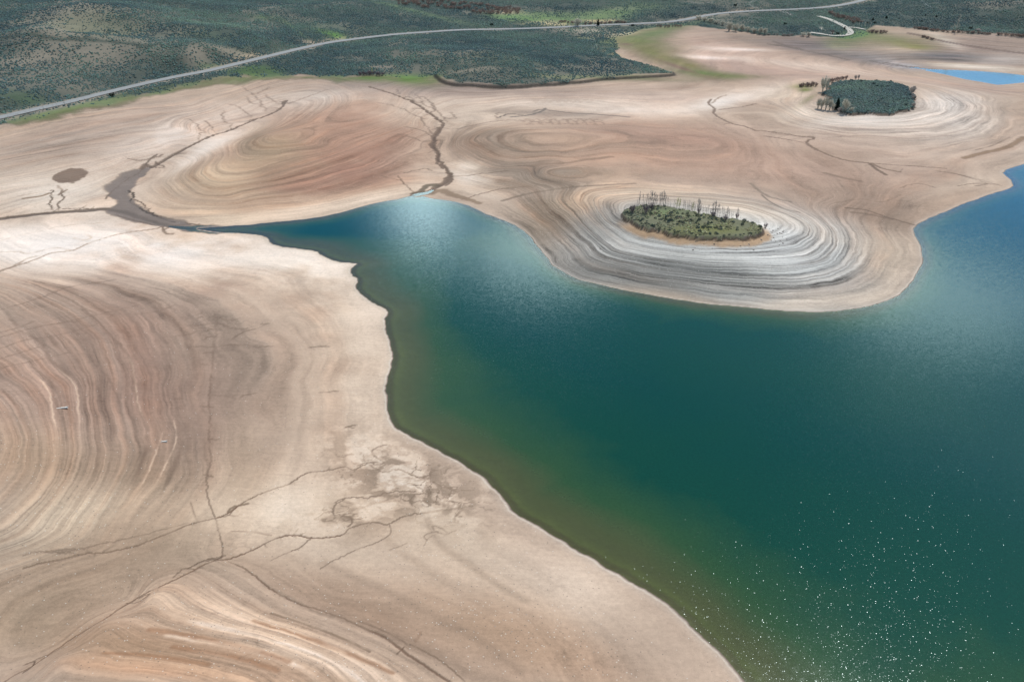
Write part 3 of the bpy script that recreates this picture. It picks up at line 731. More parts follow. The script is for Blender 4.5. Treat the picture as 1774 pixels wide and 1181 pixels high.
S([(1560,325),(1590,318),(1620,325)],.6,FA,.4,rough=.15); S([(1650,300),(1680,308),(1710,318),(1690,322)],.9,(126,108,94),.6,rough=.15); S([(1620,296),(1660,302),(1700,312),(1735,322)],.8,(128,110,96),.5,rough=.12); S([(1660,322),(1690,318),(1730,320)],.7,FA,.5,rough=.12)
S([(1774,238),(1755,250),(1735,258),(1700,266),(1670,274)],2.6,(156,130,104),.75,rough=.06); S([(1690,260),(1720,252),(1750,238)],.7,FA,.4)
S([(870,348),(905,338),(960,328),(1010,323),(1060,320),(1100,318)],1.7,(122,107,92),.35,rough=.08); S([(800,346),(840,334),(880,326),(930,322)],.6,FA,.6,rough=.1); S([(780,308),(830,302),(880,296)],.6,FA,.5,rough=.1)
S([(1060,272),(1020,276),(985,282),(950,284),(915,288)],2.4,(140,120,102),.35,rough=.08); S([(1300,318),(1330,340),(1370,350)],1.4,(138,126,112),.45,rough=.08); S([(1320,338),(1335,350),(1360,362),(1385,368)],.9,(120,110,98),.7)
for q in [[(1330,76),(1370,83),(1400,89),(1440,97),(1470,104)],[(1340,72),(1360,79),(1390,86)],[(1508,106),(1540,112),(1600,119),(1650,123)],[(1530,108),(1560,113),(1590,117)]]:
    S(q,2.2,(96,88,82),.7,rough=.1,dig=.6)  # the first line paints a shadowed edge into the ground colour
S([(1575,58),(1610,66),(1640,73),(1680,80),(1720,86),(1774,93)],3.0,(122,104,98),.75,rough=.06,noise_w=.6)
# near ground
S([(-20,1200),(20,1172),(60,1150),(110,1115),(150,1090),(175,1075),(205,1055),(225,1043),(250,1028),(268,1020),(300,1005),(330,990),(352,978),(375,970),(400,967),(440,951),(465,938),(485,930),(510,926),(545,932),(590,927),(605,915),(625,908)],(.34,.22),(102,79,64),.85,rough=.1,dig=.22,noise_w=.5)
S([(625,908),(650,904),(672,908),(700,894),(730,889)],.18,BR,.8,rough=.12); S([(675,909),(676,925),(650,940),(610,955),(575,972),(555,985)],.14,FA,.8,rough=.12); S([(540,930),(520,948),(505,954)],.16,BR,.8,rough=.12); S([(505,954),(480,965),(470,970)],.1,FA,.6,rough=.15)
S([(220,1044),(240,1042),(260,1028),(240,1036)],.25,(80,62,50),.8,rough=.1); S([(40,1165),(55,1155),(60,1145),(45,1150)],.3,(80,62,50),.8,rough=.1); S([(40,1152),(80,1135),(110,1120)],.25,FA,.7,rough=.1)
S([(325,985),(350,972),(378,968),(385,962)],.3,(80,62,50),.8,rough=.15); S([(360,968),(375,966),(390,962)],.4,(86,68,54),.8,rough=.2); S([(300,1000),(318,985),(335,985)],.25,BR,.8,rough=.15)
S([(40,984),(70,975),(110,968),(150,958),(180,957),(205,952),(240,944),(275,930),(300,920),(320,911),(335,906),(360,900),(378,896),(395,888),(410,878)],(.16,.26),(106,84,68),.8,rough=.1,dig=.12)
S([(100,957),(140,950),(190,938),(240,928),(285,916),(325,906)],.12,FA,.8,rough=.1); S([(130,958),(70,955),(40,962)],.14,FA,.6,rough=.12); S([(80,955),(110,952),(130,950)],.4,(140,120,102),.6,rough=.1)
S([(378,896),(396,892),(405,882),(425,868),(445,858),(470,848),(500,838),(515,828),(535,818),(565,815),(597,808),(612,814),(635,803),(655,800)],(.26,.14),(110,87,70),.8,rough=.12,dig=.1); S([(395,888),(400,880),(412,876),(430,872)],.5,(112,92,74),.6,rough=.2)
S([(400,920),(415,920),(440,921),(470,927)],.1,FA,.7,rough=.15); S([(620,806),(640,800),(655,805),(665,800),(650,790),(645,780),(660,772),(670,770)],.14,BR,.7,rough=.18); S([(595,865),(580,875),(578,890),(605,895),(610,905),(602,912)],.16,BR,.8,rough=.18); S([(580,870),(600,862),(640,862),(680,852),(720,850)],.18,BR,.7,rough=.15); S([(640,805),(665,818),(690,812),(720,825),(760,822)],.16,FA,.6,rough=.2); S([(730,889),(760,884),(800,880),(790,893)],.6,(158,138,118),.6,rough=.1)
S([(740,935),(735,928),(755,920),(770,925),(790,918)],.1,FA,.8,rough=.2); S([(752,918),(750,910),(765,915),(775,922)],.1,FA,.7,rough=.2); S([(675,952),(695,945),(705,940)],.09,FA,.7,rough=.2); S([(755,925),(742,932),(735,945)],.1,FA,.5,rough=.1)
S([(372,545),(374,570),(371,595),(369,618),(367,640),(366,652),(372,656)],(.2,.3),BR,.5,rough=.14); S([(366,652),(364,680),(362,700),(364,720),(363,748)],.3,BR,.5,rough=.14); S([(363,748),(365,780),(366,800),(360,818),(358,840),(362,868),(366,880),(372,895),(378,915),(383,935),(386,950),(384,966)],.22,BR,.5,rough=.12)
S([(330,870),(336,890),(345,905)],.12,FA,.6,rough=.1)
for q in [[(330,566),(352,562),(380,560),(410,570),(440,567)],[(318,603),(345,600),(372,601),(400,597),(420,600)],[(398,590),(410,582),(425,574),(450,568)],[(335,684),(355,683),(380,685),(405,688)],[(345,703),(375,706)],[(415,688),(428,683),(450,680)],[(355,575),(365,570),(378,572)],[(352,590),(362,583),(376,584)],[(350,612),(362,610),(372,612)],[(352,548),(340,552)],
          [(338,545),(352,542)],[(345,630),(366,632)],[(300,690),(320,690)],[(360,760),(378,762)],[(350,822),(372,826)],[(450,562),(470,560)],[(400,596),(440,600),(480,600)],[(530,602),(560,600),(575,600)],[(550,680),(590,677)],[(600,738),(615,742)],[(595,740),(620,735)],[(340,575),(322,580),(300,582)],[(366,546),(395,555),(415,552)]]:
    S(q,.2,(112,90,74),.8,rough=.2,fade=True,twigs=3)
for q in [[(-10,540),(20,531),(50,522),(90,508),(120,497),(165,490),(200,484)],[(-10,588),(30,575),(70,566),(110,558),(155,548),(200,538),(240,528)],[(-10,607),(40,590),(90,583),(130,573),(170,560)],[(-10,578),(30,568),(60,556)],[(60,566),(100,560),(140,556)],[(-10,625),(30,612),(70,600)],[(230,545),(270,540),(300,530)],[(-10,640),(60,625),(120,610)]]:
    S(q,.2,(122,100,84),.65,rough=.12,twigs=8)
S([(-10,474),(20,463),(45,455),(70,446),(90,438),(125,434),(150,423),(175,414),(200,407),(225,402),(250,399),(270,396),(283,392)],(.3,.4),(114,93,78),.75,rough=.12,dig=.1); S([(-10,471),(25,460),(50,447),(70,443)],.3,FA,.7,rough=.12); S([(-10,437),(30,436),(50,439),(90,430),(105,430),(125,434)],.25,FA,.7,rough=.12); S([(283,392),(284,400),(290,405),(300,405)],.5,BR,.8,rough=.15); S([(284,398),(296,394),(304,394)],.5,BR,.8,rough=.15)
S([(-10,420),(60,402),(120,390),(180,386)],.18,(150,130,114),.6,rough=.12); S([(40,344),(70,340),(85,335)],1.2,(152,130,108),.8); S([(88,330),(90,345),(86,352),(92,364)],.5,DK,.75,rough=.22); S([(106,335),(110,345),(100,352),(102,364)],.5,DK,.7,rough=.25); S([(100,322),(108,330),(102,338),(115,328)],.8,FA,.6,rough=.25)
S([(128,412),(145,416),(158,412),(150,406)],.9,(186,166,144),.7)
# strand gullies on the bottom rise
S([(395,972),(410,978),(425,985),(445,1000),(470,1020),(490,1032),(520,1046),(560,1058),(600,1073),(615,1080),(640,1092),(665,1102),(690,1120),(705,1132),(730,1148),(755,1165),(785,1185)],(.12,.5),(104,81,66),.8,rough=.07,dig=.15,noise_w=.5)
S([(620,1075),(660,1090),(690,1105),(705,1115)],.2,FA,.7,rough=.07); S([(700,1120),(692,1128),(688,1132)],.22,BR,.8,rough=.1); S([(710,1115),(740,1130),(775,1152),(800,1175),(815,1190)],.25,(120,100,82),.7,rough=.06); S([(720,1110),(728,1095)],.5,(140,108,86),.6,rough=.15); S([(670,935),(700,960),(760,1000),(850,1060)],1.6,(160,140,122),.18,soft=1); S([(560,975),(640,1010),(740,1060),(830,1110),(900,1160)],1.8,(152,132,114),.22,soft=1); S([(740,900),(760,940),(800,970),(860,1010),(910,1040)],1.5,(164,146,128),.4,soft=1)
S([(470,1062),(520,1078),(580,1100),(640,1128)],.5,(134,112,92),.6,rough=.04)
for z0,pts in [(0,[(330,1075),(400,1090),(470,1108),(540,1130),(600,1160),(640,1190)]),(0,[(290,1100),(360,1112),(440,1128),(520,1155),(560,1190)])]:
    S(pts,.8,(206,190,172),.35,soft=.9,rough=.04,noise_w=.8)
for pts in [[(260,1090),(330,1100),(420,1120),(500,1145)],[(300,1120),(400,1135),(480,1160)],[(180,1130),(260,1135),(360,1150)],[(440,1075),(520,1100),(600,1130),(680,1165)]]:
    S(pts,.8,(164,118,84),.5,soft=.9,rough=.04,noise_w=.8)
# strand gullies on the left rise (dark lines along old water levels)
for pts, wd, w_ in [([(5,480),(45,488),(85,503),(130,524),(165,552),(190,580),(210,600),(226,625),(232,665),(240,705),(255,745),(258,775)],.7,.6),([(40,482),(100,497),(150,520),(195,550)],.6,.5),([(190,500),(240,520),(285,543),(310,565),(325,600),(330,640)],.9,.55),([(0,540),(25,560),(40,575),(70,592),(85,620),(100,635),(120,655),(135,690)],.9,.6),
      ([(60,640),(85,655),(95,690),(105,720),(110,745)],.6,.5),([(165,655),(175,690),(185,715),(195,745),(192,770)],.9,.6),([(180,640),(200,680),(212,710)],.5,.5),([(250,750),(256,770),(250,790),(235,830),(215,860)],.9,.65),([(300,700),(310,740),(315,770),(305,800),(285,845),(275,870)],.8,.55),([(0,670),(25,700),(40,735)],.5,.5),([(130,640),(145,690),(150,740)],.4,.35),([(95,560),(120,590),(150,625)],.4,.4),([(140,530),(200,560),(240,610)],.35,.4),([(270,560),(290,600),(300,650)],.4,.4)]:
    S(pts,wd,(112,90,76),w_*.62,soft=.8,rough=.04,noise_w=.9,fade=True)
for pts in [[(215,610),(228,628),(234,660),(240,700),(252,735)],[(95,635),(125,660),(135,690),(137,740)],[(65,650),(85,680),(92,720),(100,745)],[(283,745),(275,770),(255,820),(240,850)],[(300,720),(305,760),(290,800),(265,850)]]:
    S(pts,.3,(196,174,152),.55,soft=.9,rough=.04,fade=True)
0 and S([(165,840),(190,842),(220,840),(240,845)],.9,(120,104,84),.7,rough=.12,noise_w=.6)
for q in [[(430,12),(455,24),(478,40),(505,50),(540,58),(570,62)],[(575,80),(590,92),(606,100),(603,112),(612,122)],[(330,60),(380,75),(420,86)],[(0,66),(90,66),(180,72),(260,80)],[(820,96),(880,92),(930,84)]]:
    S(q,(3,6),(58,68,60),.8,rough=.12,noise_w=.6,soft=.9)
# tracks through the brush
S([(1024,66),(1032,74),(1033,79),(1026,86),(1016,95)],1.6,(132,132,120),.7,rough=.05); S([(1398,60),(1402,57),(1418,55)],1.5,(140,140,128),.5); S([(1310,0),(1300,6),(1305,12),(1320,15)],2,(138,140,130),.7); S([(1590,-2),(1602,6),(1612,14)],2.0,(120,130,128),.7); S([(1570,50),(1640,30),(1680,26)],1.6,(84,104,104),.4); S([(560,108),(610,103),(660,98)],1.4,(96,106,100),.5)
S([(1352,18),(1358,21),(1370,25)],2.4,(184,180,172),.9); S([(1418,44),(1422,47),(1424,51),(1427,53)],2.6,(182,172,156),.95); S([(1200,4),(1210,7),(1240,3)],1.6,(120,126,120),.5)
# wet line at the water's edge, silted bed below
dd = DD
edge = smooth(dd, -2.6, -.9) * (1 - smooth(dd, .05, .55)) * smooth(np.hypot(X, Y), 900, 500)
bed = 1 - smooth(dd, -1.6, -.3)
COL += (lin((126, 124, 88)) * (.85 + .3 * N_b)[:, None] - COL) * bed[:, None]
COL += (lin((84, 68, 58)) - COL) * (edge * .95)[:, None]
foam = smooth(dd, .35, .55) * (1 - smooth(dd, .7, 1.0)) * smooth(np.hypot(X, Y), 420, 250)
COL += (lin((196, 184, 168)) - COL) * (foam * .5)[:, None]
weed = smooth(fbm(X, Y, 5, 5, .6, seed=81), .54, .68) * smooth(dd, -3, -7)
COL += (lin((70, 70, 46)) - COL) * (weed * .28)[:, None]
BAND *= smooth(dd, 0, 2.5); STONE *= smooth(dd, 0, 2)
WET = np.maximum(WET, edge)
# verge of the road
vg = (1 - smooth(d_road, 5, 11)) * smooth(fbm(X, Y, 20, 3, seed=91), .3, .55)
COL += (lin((150, 138, 122)) - COL) * (vg * .7)[:, None]
# the photo's dry silt runs paler and its strata deeper than the sampled mid tones
lum = COL @ np.array([.3, .59, .11])
dry = (1 - VEG) * (1 - I1M) * (1 - I2M) * smooth(dd, 0, 3)
COL *= (1 + dry * (.86 + (np.clip((np.maximum(lum, .02) / .405) ** 1.5, .66, 1.25) - .86) * smooth(lum, .10, .24) - 1))[:, None]
isl_w = dab_weight(1230, 435, 330, 120, 4, hard=2, noisy=.2)
COL *= 1 + (dry * (1 - isl_w))[:, None] * (np.array([1.085, 1.02, .965]) - 1)
pale = dry * smooth(lum, .36, .56) * .45
COL += (COL.mean(1)[:, None] - COL) * pale[:, None]
COL = np.clip(COL, 0.004, .9) * ALB

# ------------------------------------------------------------------ materials
def new_mat(name):
    m = bpy.data.materials.new(name); m.use_nodes = True
    nt = m.node_tree
    for n in list(nt.nodes): nt.nodes.remove(n)
    return m, nt.nodes, nt.links

def math_n(N, L, op, a, b=None, clamp=False):
    n = N.new('ShaderNodeMath'); n.operation = op; n.use_clamp = clamp
    for i, v in enumerate((a, b)):
        if v is None: continue
        if isinstance(v, (int, float)): n.inputs[i].default_value = v
        else: L.new(v, n.inputs[i])
    return n.outputs[0]

def noise_n(N, L, vec, scale, detail=4, rough=.5, dim='3D', w=None):
    n = N.new('ShaderNodeTexNoise'); n.noise_dimensions = dim
    n.inputs['Scale'].default_value = scale; n.inputs['Detail'].default_value = detail; n.inputs['Roughness'].default_value = rough
    if vec is not None: L.new(vec, n.inputs['Vector'])
    if w is not None: L.new(w, n.inputs['W'])
    return n.outputs['Fac']

def scale_col(N, L, c, f):
    n = N.new('ShaderNodeVectorMath'); n.operation = 'SCALE'
    L.new(c, n.inputs[0]); L.new(f, n.inputs['Scale'])
    return n.outputs[0]

def ground_material():
    m, N, L = new_mat("dried_lakebed")
    out = N.new('ShaderNodeOutputMaterial'); bs = N.new('ShaderNodeBsdfPrincipled')
    at = N.new('ShaderNodeAttribute'); at.attribute_name = "Col"
    mk = N.new('ShaderNodeAttribute'); mk.attribute_name = "Mask"
    sx = N.new('ShaderNodeSeparateColor'); L.new(mk.outputs['Color'], sx.inputs[0])
    st = N.new('ShaderNodeAttribute'); st.attribute_name = "strand"
    geo = N.new('ShaderNodeNewGeometry'); P = geo.outputs['Position']
    band, stone, wet = sx.outputs[0], sx.outputs[1], sx.outputs[2]
    # old water levels: one-dimensional noise along the height, slightly warped in plan
    w1 = math_n(N, L, 'MULTIPLY', math_n(N, L, 'SUBTRACT', noise_n(N, L, P, .045, 3), .5), .55)
    w2 = math_n(N, L, 'MULTIPLY', math_n(N, L, 'SUBTRACT', noise_n(N, L, P, .35, 3), .5), .10)
    lev = math_n(N, L, 'ADD', st.outputs['Fac'], math_n(N, L, 'ADD', w1, w2))
    sp = N.new('ShaderNodeSeparateXYZ'); L.new(P, sp.inputs[0])
    def strata(plan, up):
        c = N.new('ShaderNodeCombineXYZ')
        L.new(math_n(N, L, 'MULTIPLY', sp.outputs[0], plan), c.inputs[0]); L.new(math_n(N, L, 'MULTIPLY', sp.outputs[1], plan), c.inputs[1])
        L.new(math_n(N, L, 'MULTIPLY', lev, up), c.inputs[2])
        return c.outputs[0]
    n1 = noise_n(N, L, strata(.007, 2.3), 1.0, 4, .62)
    n2 = noise_n(N, L, strata(.035, 9.0), 1.0, 3, .6)
    nh = noise_n(N, L, None, 1.3, 2, .5, '1D', math_n(N, L, 'ADD', lev, 40.0))
    # bands fade in and out along their length
    brk = math_n(N, L, 'MULTIPLY_ADD', noise_n(N, L, P, .06, 3, .6), 2.2); brk.node.inputs[2].default_value = -.35
    amp = math_n(N, L, 'MINIMUM', math_n(N, L, 'MULTIPLY', band, math_n(N, L, 'MAXIMUM', brk, 0.0)), 1.5)
    n3 = noise_n(N, L, strata(.016, 4.6), 1.0, 2, .5)
    def edged(v, k, amt):
        c = math_n(N, L, 'MULTIPLY_ADD', v, k, True); c.node.inputs[2].default_value = .5 - .5 * k
        return math_n(N, L, 'MULTIPLY', math_n(N, L, 'SUBTRACT', c, .5), amt)
    b1 = math_n(N, L, 'ADD', edged(n1, 5.0, .42), edged(n3, 6.0, .26))
    b2 = math_n(N, L, 'ADD', edged(n2, 5.0, .36), math_n(N, L, 'MULTIPLY', math_n(N, L, 'SUBTRACT', n1, .5), .6))
    bands = math_n(N, L, 'MULTIPLY', math_n(N, L, 'ADD', b1, b2), amp)
    # mottling and grain
    mo = math_n(N, L, 'MULTIPLY', math_n(N, L, 'SUBTRACT', noise_n(N, L, P, .05, 8, .62), .5), .42)
    gr = math_n(N, L, 'MULTIPLY', math_n(N, L, 'SUBTRACT', noise_n(N, L, P, 1.1, 5, .7), .5), .52)
    fx = N.new('ShaderNodeVectorMath'); fx.operation = 'MULTIPLY'; L.new(P, fx.inputs[0]); fx.inputs[1].default_value = (.14, 1.5, 1.0)
    fine = math_n(N, L, 'MULTIPLY', math_n(N, L, 'SUBTRACT', noise_n(N, L, fx.outputs[0], 1.0, 5, .65), .5), .26)
    g2 = math_n(N, L, 'MULTIPLY', math_n(N, L, 'SUBTRACT', noise_n(N, L, P, 4.5, 2, .6), .5), .32)
    fx2 = N.new('ShaderNodeVectorMath'); fx2.operation = 'MULTIPLY'; L.new(P, fx2.inputs[0]); fx2.inputs[1].default_value = (.012, .11, 1.0)
    long_ = math_n(N, L, 'MULTIPLY', math_n(N, L, 'SUBTRACT', noise_n(N, L, fx2.outputs[0], 1.0, 6, .66), .5), .34)
    mo = math_n(N, L, 'ADD', math_n(N, L, 'ADD', mo, long_), math_n(N, L, 'ADD', fine, g2))
    mul = math_n(N, L, 'ADD', math_n(N, L, 'ADD', mo, gr), math_n(N, L, 'ADD', bands, 1.0))
    # hair cracks and rills too fine to draw one by one
    rn = math_n(N, L, 'ABSOLUTE', math_n(N, L, 'SUBTRACT', noise_n(N, L, P, .055, 7, .58), .5))
    rid = math_n(N, L, 'SUBTRACT', 1.0, math_n(N, L, 'MULTIPLY', rn, 60.0, True))
    rmask = math_n(N, L, 'MULTIPLY', math_n(N, L, 'SUBTRACT', noise_n(N, L, P, .03, 2, .5), .45), 5.0, True)
    mul = math_n(N, L, 'SUBTRACT', mul, math_n(N, L, 'MULTIPLY', math_n(N, L, 'MULTIPLY', rid, rmask), .13))
    mul = math_n(N, L, 'MAXIMUM', mul, .25)
    c1 = scale_col(N, L, at.outputs['Color'], mul)
    # warm and grey levels
    hs = N.new('ShaderNodeMixRGB'); hs.blend_type = 'MULTIPLY'
    hf = math_n(N, L, 'MULTIPLY', math_n(N, L, 'MULTIPLY', math_n(N, L, 'SUBTRACT', nh, .42), 4.0, True), amp, True)
    hf = math_n(N, L, 'MULTIPLY', hf, math_n(N, L, 'SUBTRACT', 1.0, stone, True))
    L.new(hf, hs.inputs['Fac']); L.new(c1, hs.inputs['Color1']); hs.inputs['Color2'].default_value = (1.10, .94, .84, 1)
    # scattered pale stones and dark pebbles
    vo = N.new('ShaderNodeTexVoronoi'); vo.inputs['Scale'].default_value = 2.6; L.new(P, vo.inputs['Vector'])
    vs_ = N.new('ShaderNodeSeparateColor'); L.new(vo.outputs['Color'], vs_.inputs[0])
    pick = math_n(N, L, 'GREATER_THAN', math_n(N, L, 'ADD', vs_.outputs[0], math_n(N, L, 'MULTIPLY', stone, .11)), 1.0)
    near = math_n(N, L, 'LESS_THAN', vo.outputs['Distance'], .33)
    sf = math_n(N, L, 'MULTIPLY', pick, near)
    sm = N.new('ShaderNodeMixRGB'); L.new(math_n(N, L, 'MULTIPLY', sf, .45), sm.inputs['Fac']); L.new(hs.outputs[0], sm.inputs['Color1'])
    sm.inputs['Color2'].default_value = (.62, .58, .50, 1)
    pk2 = math_n(N, L, 'GREATER_THAN', math_n(N, L, 'ADD', vs_.outputs[1], math_n(N, L, 'MULTIPLY', stone, .10)), 1.0)
    s2 = N.new('ShaderNodeMixRGB'); L.new(math_n(N, L, 'MULTIPLY', math_n(N, L, 'MULTIPLY', pk2, near), .6), s2.inputs['Fac']); L.new(sm.outputs[0], s2.inputs['Color1'])
    s2.inputs['Color2'].default_value = (.10, .085, .07, 1)
    L.new(s2.outputs[0], bs.inputs['Base Color'])
    L.new(math_n(N, L, 'MULTIPLY_ADD', wet, -.45), bs.inputs['Roughness'])
    bs.inputs['Roughness'].links[0].from_node.inputs[2].default_value = .95
    bs.inputs['Specular IOR Level'].default_value = .22
    bp = N.new('ShaderNodeBump'); bp.inputs['Strength'].default_value = .7; bp.inputs['Distance'].default_value = .25
    hb = math_n(N, L, 'ADD', math_n(N, L, 'MULTIPLY', bands, .6), math_n(N, L, 'ADD', math_n(N, L, 'MULTIPLY', gr, .6), math_n(N, L, 'MULTIPLY', sf, .3)))
    L.new(hb, bp.inputs['Height']); L.new(bp.outputs[0], bs.inputs['Normal'])
    L.new(bs.outputs[0], out.inputs['Surface'])
    return m

def water_material():
    m, N, L = new_mat("lake_water")
    out = N.new('ShaderNodeOutputMaterial')
    geo = N.new('ShaderNodeNewGeometry'); P = geo.outputs['Position']
    dp = N.new('ShaderNodeAttribute'); dp.attribute_name = "depth"
    depth = dp.outputs['Fac']
    # wavelets: every small facet of the surface has its own tilt
    def facets(scale, amount):
        v = N.new('ShaderNodeTexVoronoi'); v.inputs['Scale'].default_value = scale; v.feature = 'F1'
        nz = N.new('ShaderNodeTexNoise'); nz.inputs['Scale'].default_value = scale * .7; L.new(P, nz.inputs['Vector'])
        ad = N.new('ShaderNodeVectorMath'); ad.operation = 'ADD'; L.new(P, ad.inputs[0])
        sc = N.new('ShaderNodeVectorMath'); sc.operation = 'SCALE'; L.new(nz.outputs['Color'], sc.inputs[0]); sc.inputs['Scale'].default_value = .5 / scale
        L.new(sc.outputs[0], ad.inputs[1]); L.new(ad.outputs[0], v.inputs['Vector'])
        s = N.new('ShaderNodeVectorMath'); s.operation = 'SUBTRACT'; L.new(v.outputs['Color'], s.inputs[0]); s.inputs[1].default_value = (.5, .5, .5)
        k = N.new('ShaderNodeVectorMath'); k.operation = 'SCALE'; L.new(s.outputs[0], k.inputs[0]); k.inputs['Scale'].default_value = amount
        return k.outputs[0]
    a = N.new('ShaderNodeVectorMath'); a.operation = 'ADD'
    cub = facets(9.0, 1.0)
    # only a few facets stand steep enough to flash the sun
    sq = N.new('ShaderNodeSeparateXYZ'); L.new(cub, sq.inputs[0])
    few = math_n(N, L, 'MULTIPLY', math_n(N, L, 'SUBTRACT', sq.outputs[2], .32), 5.5, True)
    c3 = N.new('ShaderNodeVectorMath'); c3.operation = 'SCALE'; L.new(cub, c3.inputs[0]); L.new(math_n(N, L, 'MULTIPLY', few, .29), c3.inputs['Scale'])
    L.new(c3.outputs[0], a.inputs[0]); L.new(facets(9.5, WAVE), a.inputs[1])
    b = N.new('ShaderNodeVectorMath'); b.operation = 'ADD'
    L.new(a.outputs[0], b.inputs[0]); L.new(facets(1.15, WAVE * .35), b.inputs[1])
    fl = N.new('ShaderNodeVectorMath'); fl.operation = 'MULTIPLY'; L.new(b.outputs[0], fl.inputs[0]); fl.inputs[1].default_value = (1, 1, 0)
    up = N.new('ShaderNodeVectorMath'); up.operation = 'ADD'; L.new(fl.outputs[0], up.inputs[0]); up.inputs[1].default_value = (0, 0, 1)
    nm = N.new('ShaderNodeVectorMath'); nm.operation = 'NORMALIZE'; L.new(up.outputs[0], nm.inputs[0])
    gl = N.new('ShaderNodeBsdfGlossy'); gl.inputs['Roughness'].default_value = .10; gl.inputs['Color'].default_value = (.78, .94, 1, 1)
    L.new(nm.outputs[0], gl.inputs['Normal'])
    # scatter in the water: olive over the silt, green then blue-green in the deep
    rp = N.new('ShaderNodeValToRGB'); cr = rp.color_ramp
    stops = [(0.0, (98, 98, 74)), (.09, (84, 92, 60)), (.20, (50, 82, 52)), (.38, (18, 68, 54)), (1.0, (8, 62, 60))]
    cr.elements[0].position = 0; cr.elements[1].position = 1
    for p_, c_ in stops[1:-1]: cr.elements.new(p_)
    for e, (p_, c_) in zip(cr.elements, stops):
        e.position = p_; e.color = (*(lin(c_) * .72), 1)
    L.new(math_n(N, L, 'DIVIDE', math_n(N, L, 'ADD', depth, math_n(N, L, 'MULTIPLY', math_n(N, L, 'SUBTRACT', noise_n(N, L, P, .03, 4, .6), .5), math_n(N, L, 'MULTIPLY', depth, .9))), 9.0, True), rp.inputs['Fac'])
    rip = math_n(N, L, 'MULTIPLY_ADD', noise_n(N, L, P, 1.6, 3, .6), .5); rip.node.inputs[2].default_value = .75
    df = N.new('ShaderNodeBsdfDiffuse'); L.new(scale_col(N, L, rp.outputs[0], rip), df.inputs['Color'])
    tr = N.new('ShaderNodeBsdfTransparent'); tr.inputs['Color'].default_value = (.80, .93, .70, 1)
    ex = N.new('ShaderNodeMath'); ex.operation = 'POWER'; ex.inputs[0].default_value = math.exp(-1)
    L.new(math_n(N, L, 'MULTIPLY', depth, 1.5), ex.inputs[1])
    body = N.new('ShaderNodeMixShader'); L.new(ex.outputs[0], body.inputs['Fac']); L.new(df.outputs[0], body.inputs[1]); L.new(tr.outputs[0], body.inputs[2])
    fr = N.new('ShaderNodeFresnel'); fr.inputs['IOR'].default_value = 1.333; L.new(nm.outputs[0], fr.inputs['Normal'])
    boost = math_n(N, L, 'MULTIPLY_ADD', fr.outputs[0], 7.5); boost.node.inputs[2].default_value = .35
    mx = N.new('ShaderNodeMixShader'); L.new(math_n(N, L, 'MULTIPLY', fr.outputs[0], math_n(N, L, 'MINIMUM', boost, 1.7), True), mx.inputs['Fac']); L.new(body.outputs[0], mx.inputs[1]); L.new(gl.outputs[0], mx.inputs[2])
    L.new(mx.outputs[0], out.inputs['Surface'])
    return m
WAVE = .035

def plain_mat(name, rgb, rough=.9, var=.15, scale=2.0, attr=None, trans=0.0):
    m, N, L = new_mat(name)
    out = N.new('ShaderNodeOutputMaterial'); bs = N.new('ShaderNodeBsdfPrincipled')
    geo = N.new('ShaderNodeNewGeometry')
    f = math_n(N, L, 'MULTIPLY_ADD', noise_n(N, L, geo.outputs['Position'], scale, 4, .6), 2 * var); f.node.inputs[2].default_value = 1 - var
    if attr:
        a = N.new('ShaderNodeAttribute'); a.attribute_name = attr; c = a.outputs['Color']
    else:
        a = N.new('ShaderNodeRGB'); a.outputs[0].default_value = (*alb(rgb), 1); c = a.outputs[0]
    L.new(scale_col(N, L, c, f), bs.inputs['Base Color'])
    bs.inputs['Roughness'].default_value = rough; bs.inputs['Specular IOR Level'].default_value = .2
    L.new(bs.outputs[0], out.inputs['Surface'])
    return m

# ------------------------------------------------------------------ ground, water, road
idx = np.arange(NR * NC).reshape(NR, NC)
FQ = np.stack([idx[:-1, :-1], idx[:-1, 1:], idx[1:, 1:], idx[1:, :-1]], -1).reshape(-1, 4)
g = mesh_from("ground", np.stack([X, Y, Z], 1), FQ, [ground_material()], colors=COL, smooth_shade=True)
me = g.data
ma = np.ones((len(X), 4), np.float32); ma[:, 0] = np.clip(BAND, 0, 1.8); ma[:, 1] = STONE; ma[:, 2] = WET
a_ = me.color_attributes.new("Mask", 'FLOAT_COLOR', 'POINT'); a_.data.foreach_set("color", ma.ravel())
a_ = me.attributes.new("strand", 'FLOAT', 'POINT'); a_.data.foreach_set("value", STR.astype(np.float32))
tag(g, kind="structure")

rs = np.unique(np.concatenate([np.arange(0, NR, 2), [NR-1]])); cs = np.unique(np.concatenate([np.arange(0, NC, 2), [NC-1]]))
wx, wy = X.reshape(NR, NC)[np.ix_(rs, cs)], Y.reshape(NR, NC)[np.ix_(rs, cs)]
wd = Z.reshape(NR, NC)[np.ix_(rs, cs)]
wet_v = wd < .15
keep = wet_v[:-1, :-1] | wet_v[1:, :-1] | wet_v[:-1, 1:] | wet_v[1:, 1:]
wi = np.arange(wx.size).reshape(wx.shape)
wq = np.stack([wi[:-1, :-1], wi[:-1, 1:], wi[1:, 1:], wi[1:, :-1]], -1)[keep]
used = np.unique(wq); remap = np.full(wx.size, -1); remap[used] = np.arange(len(used))
wv = np.stack([wx.ravel()[used], wy.ravel()[used], np.zeros(len(used))], 1)
w = mesh_from("water", wv, remap[wq], [water_material()], smooth_shade=True)
a_ = w.data.attributes.new("depth", 'FLOAT', 'POINT'); a_.data.foreach_set("value", np.maximum(-wd.ravel()[used], 0).astype(np.float32))
tag(w, kind="structure")

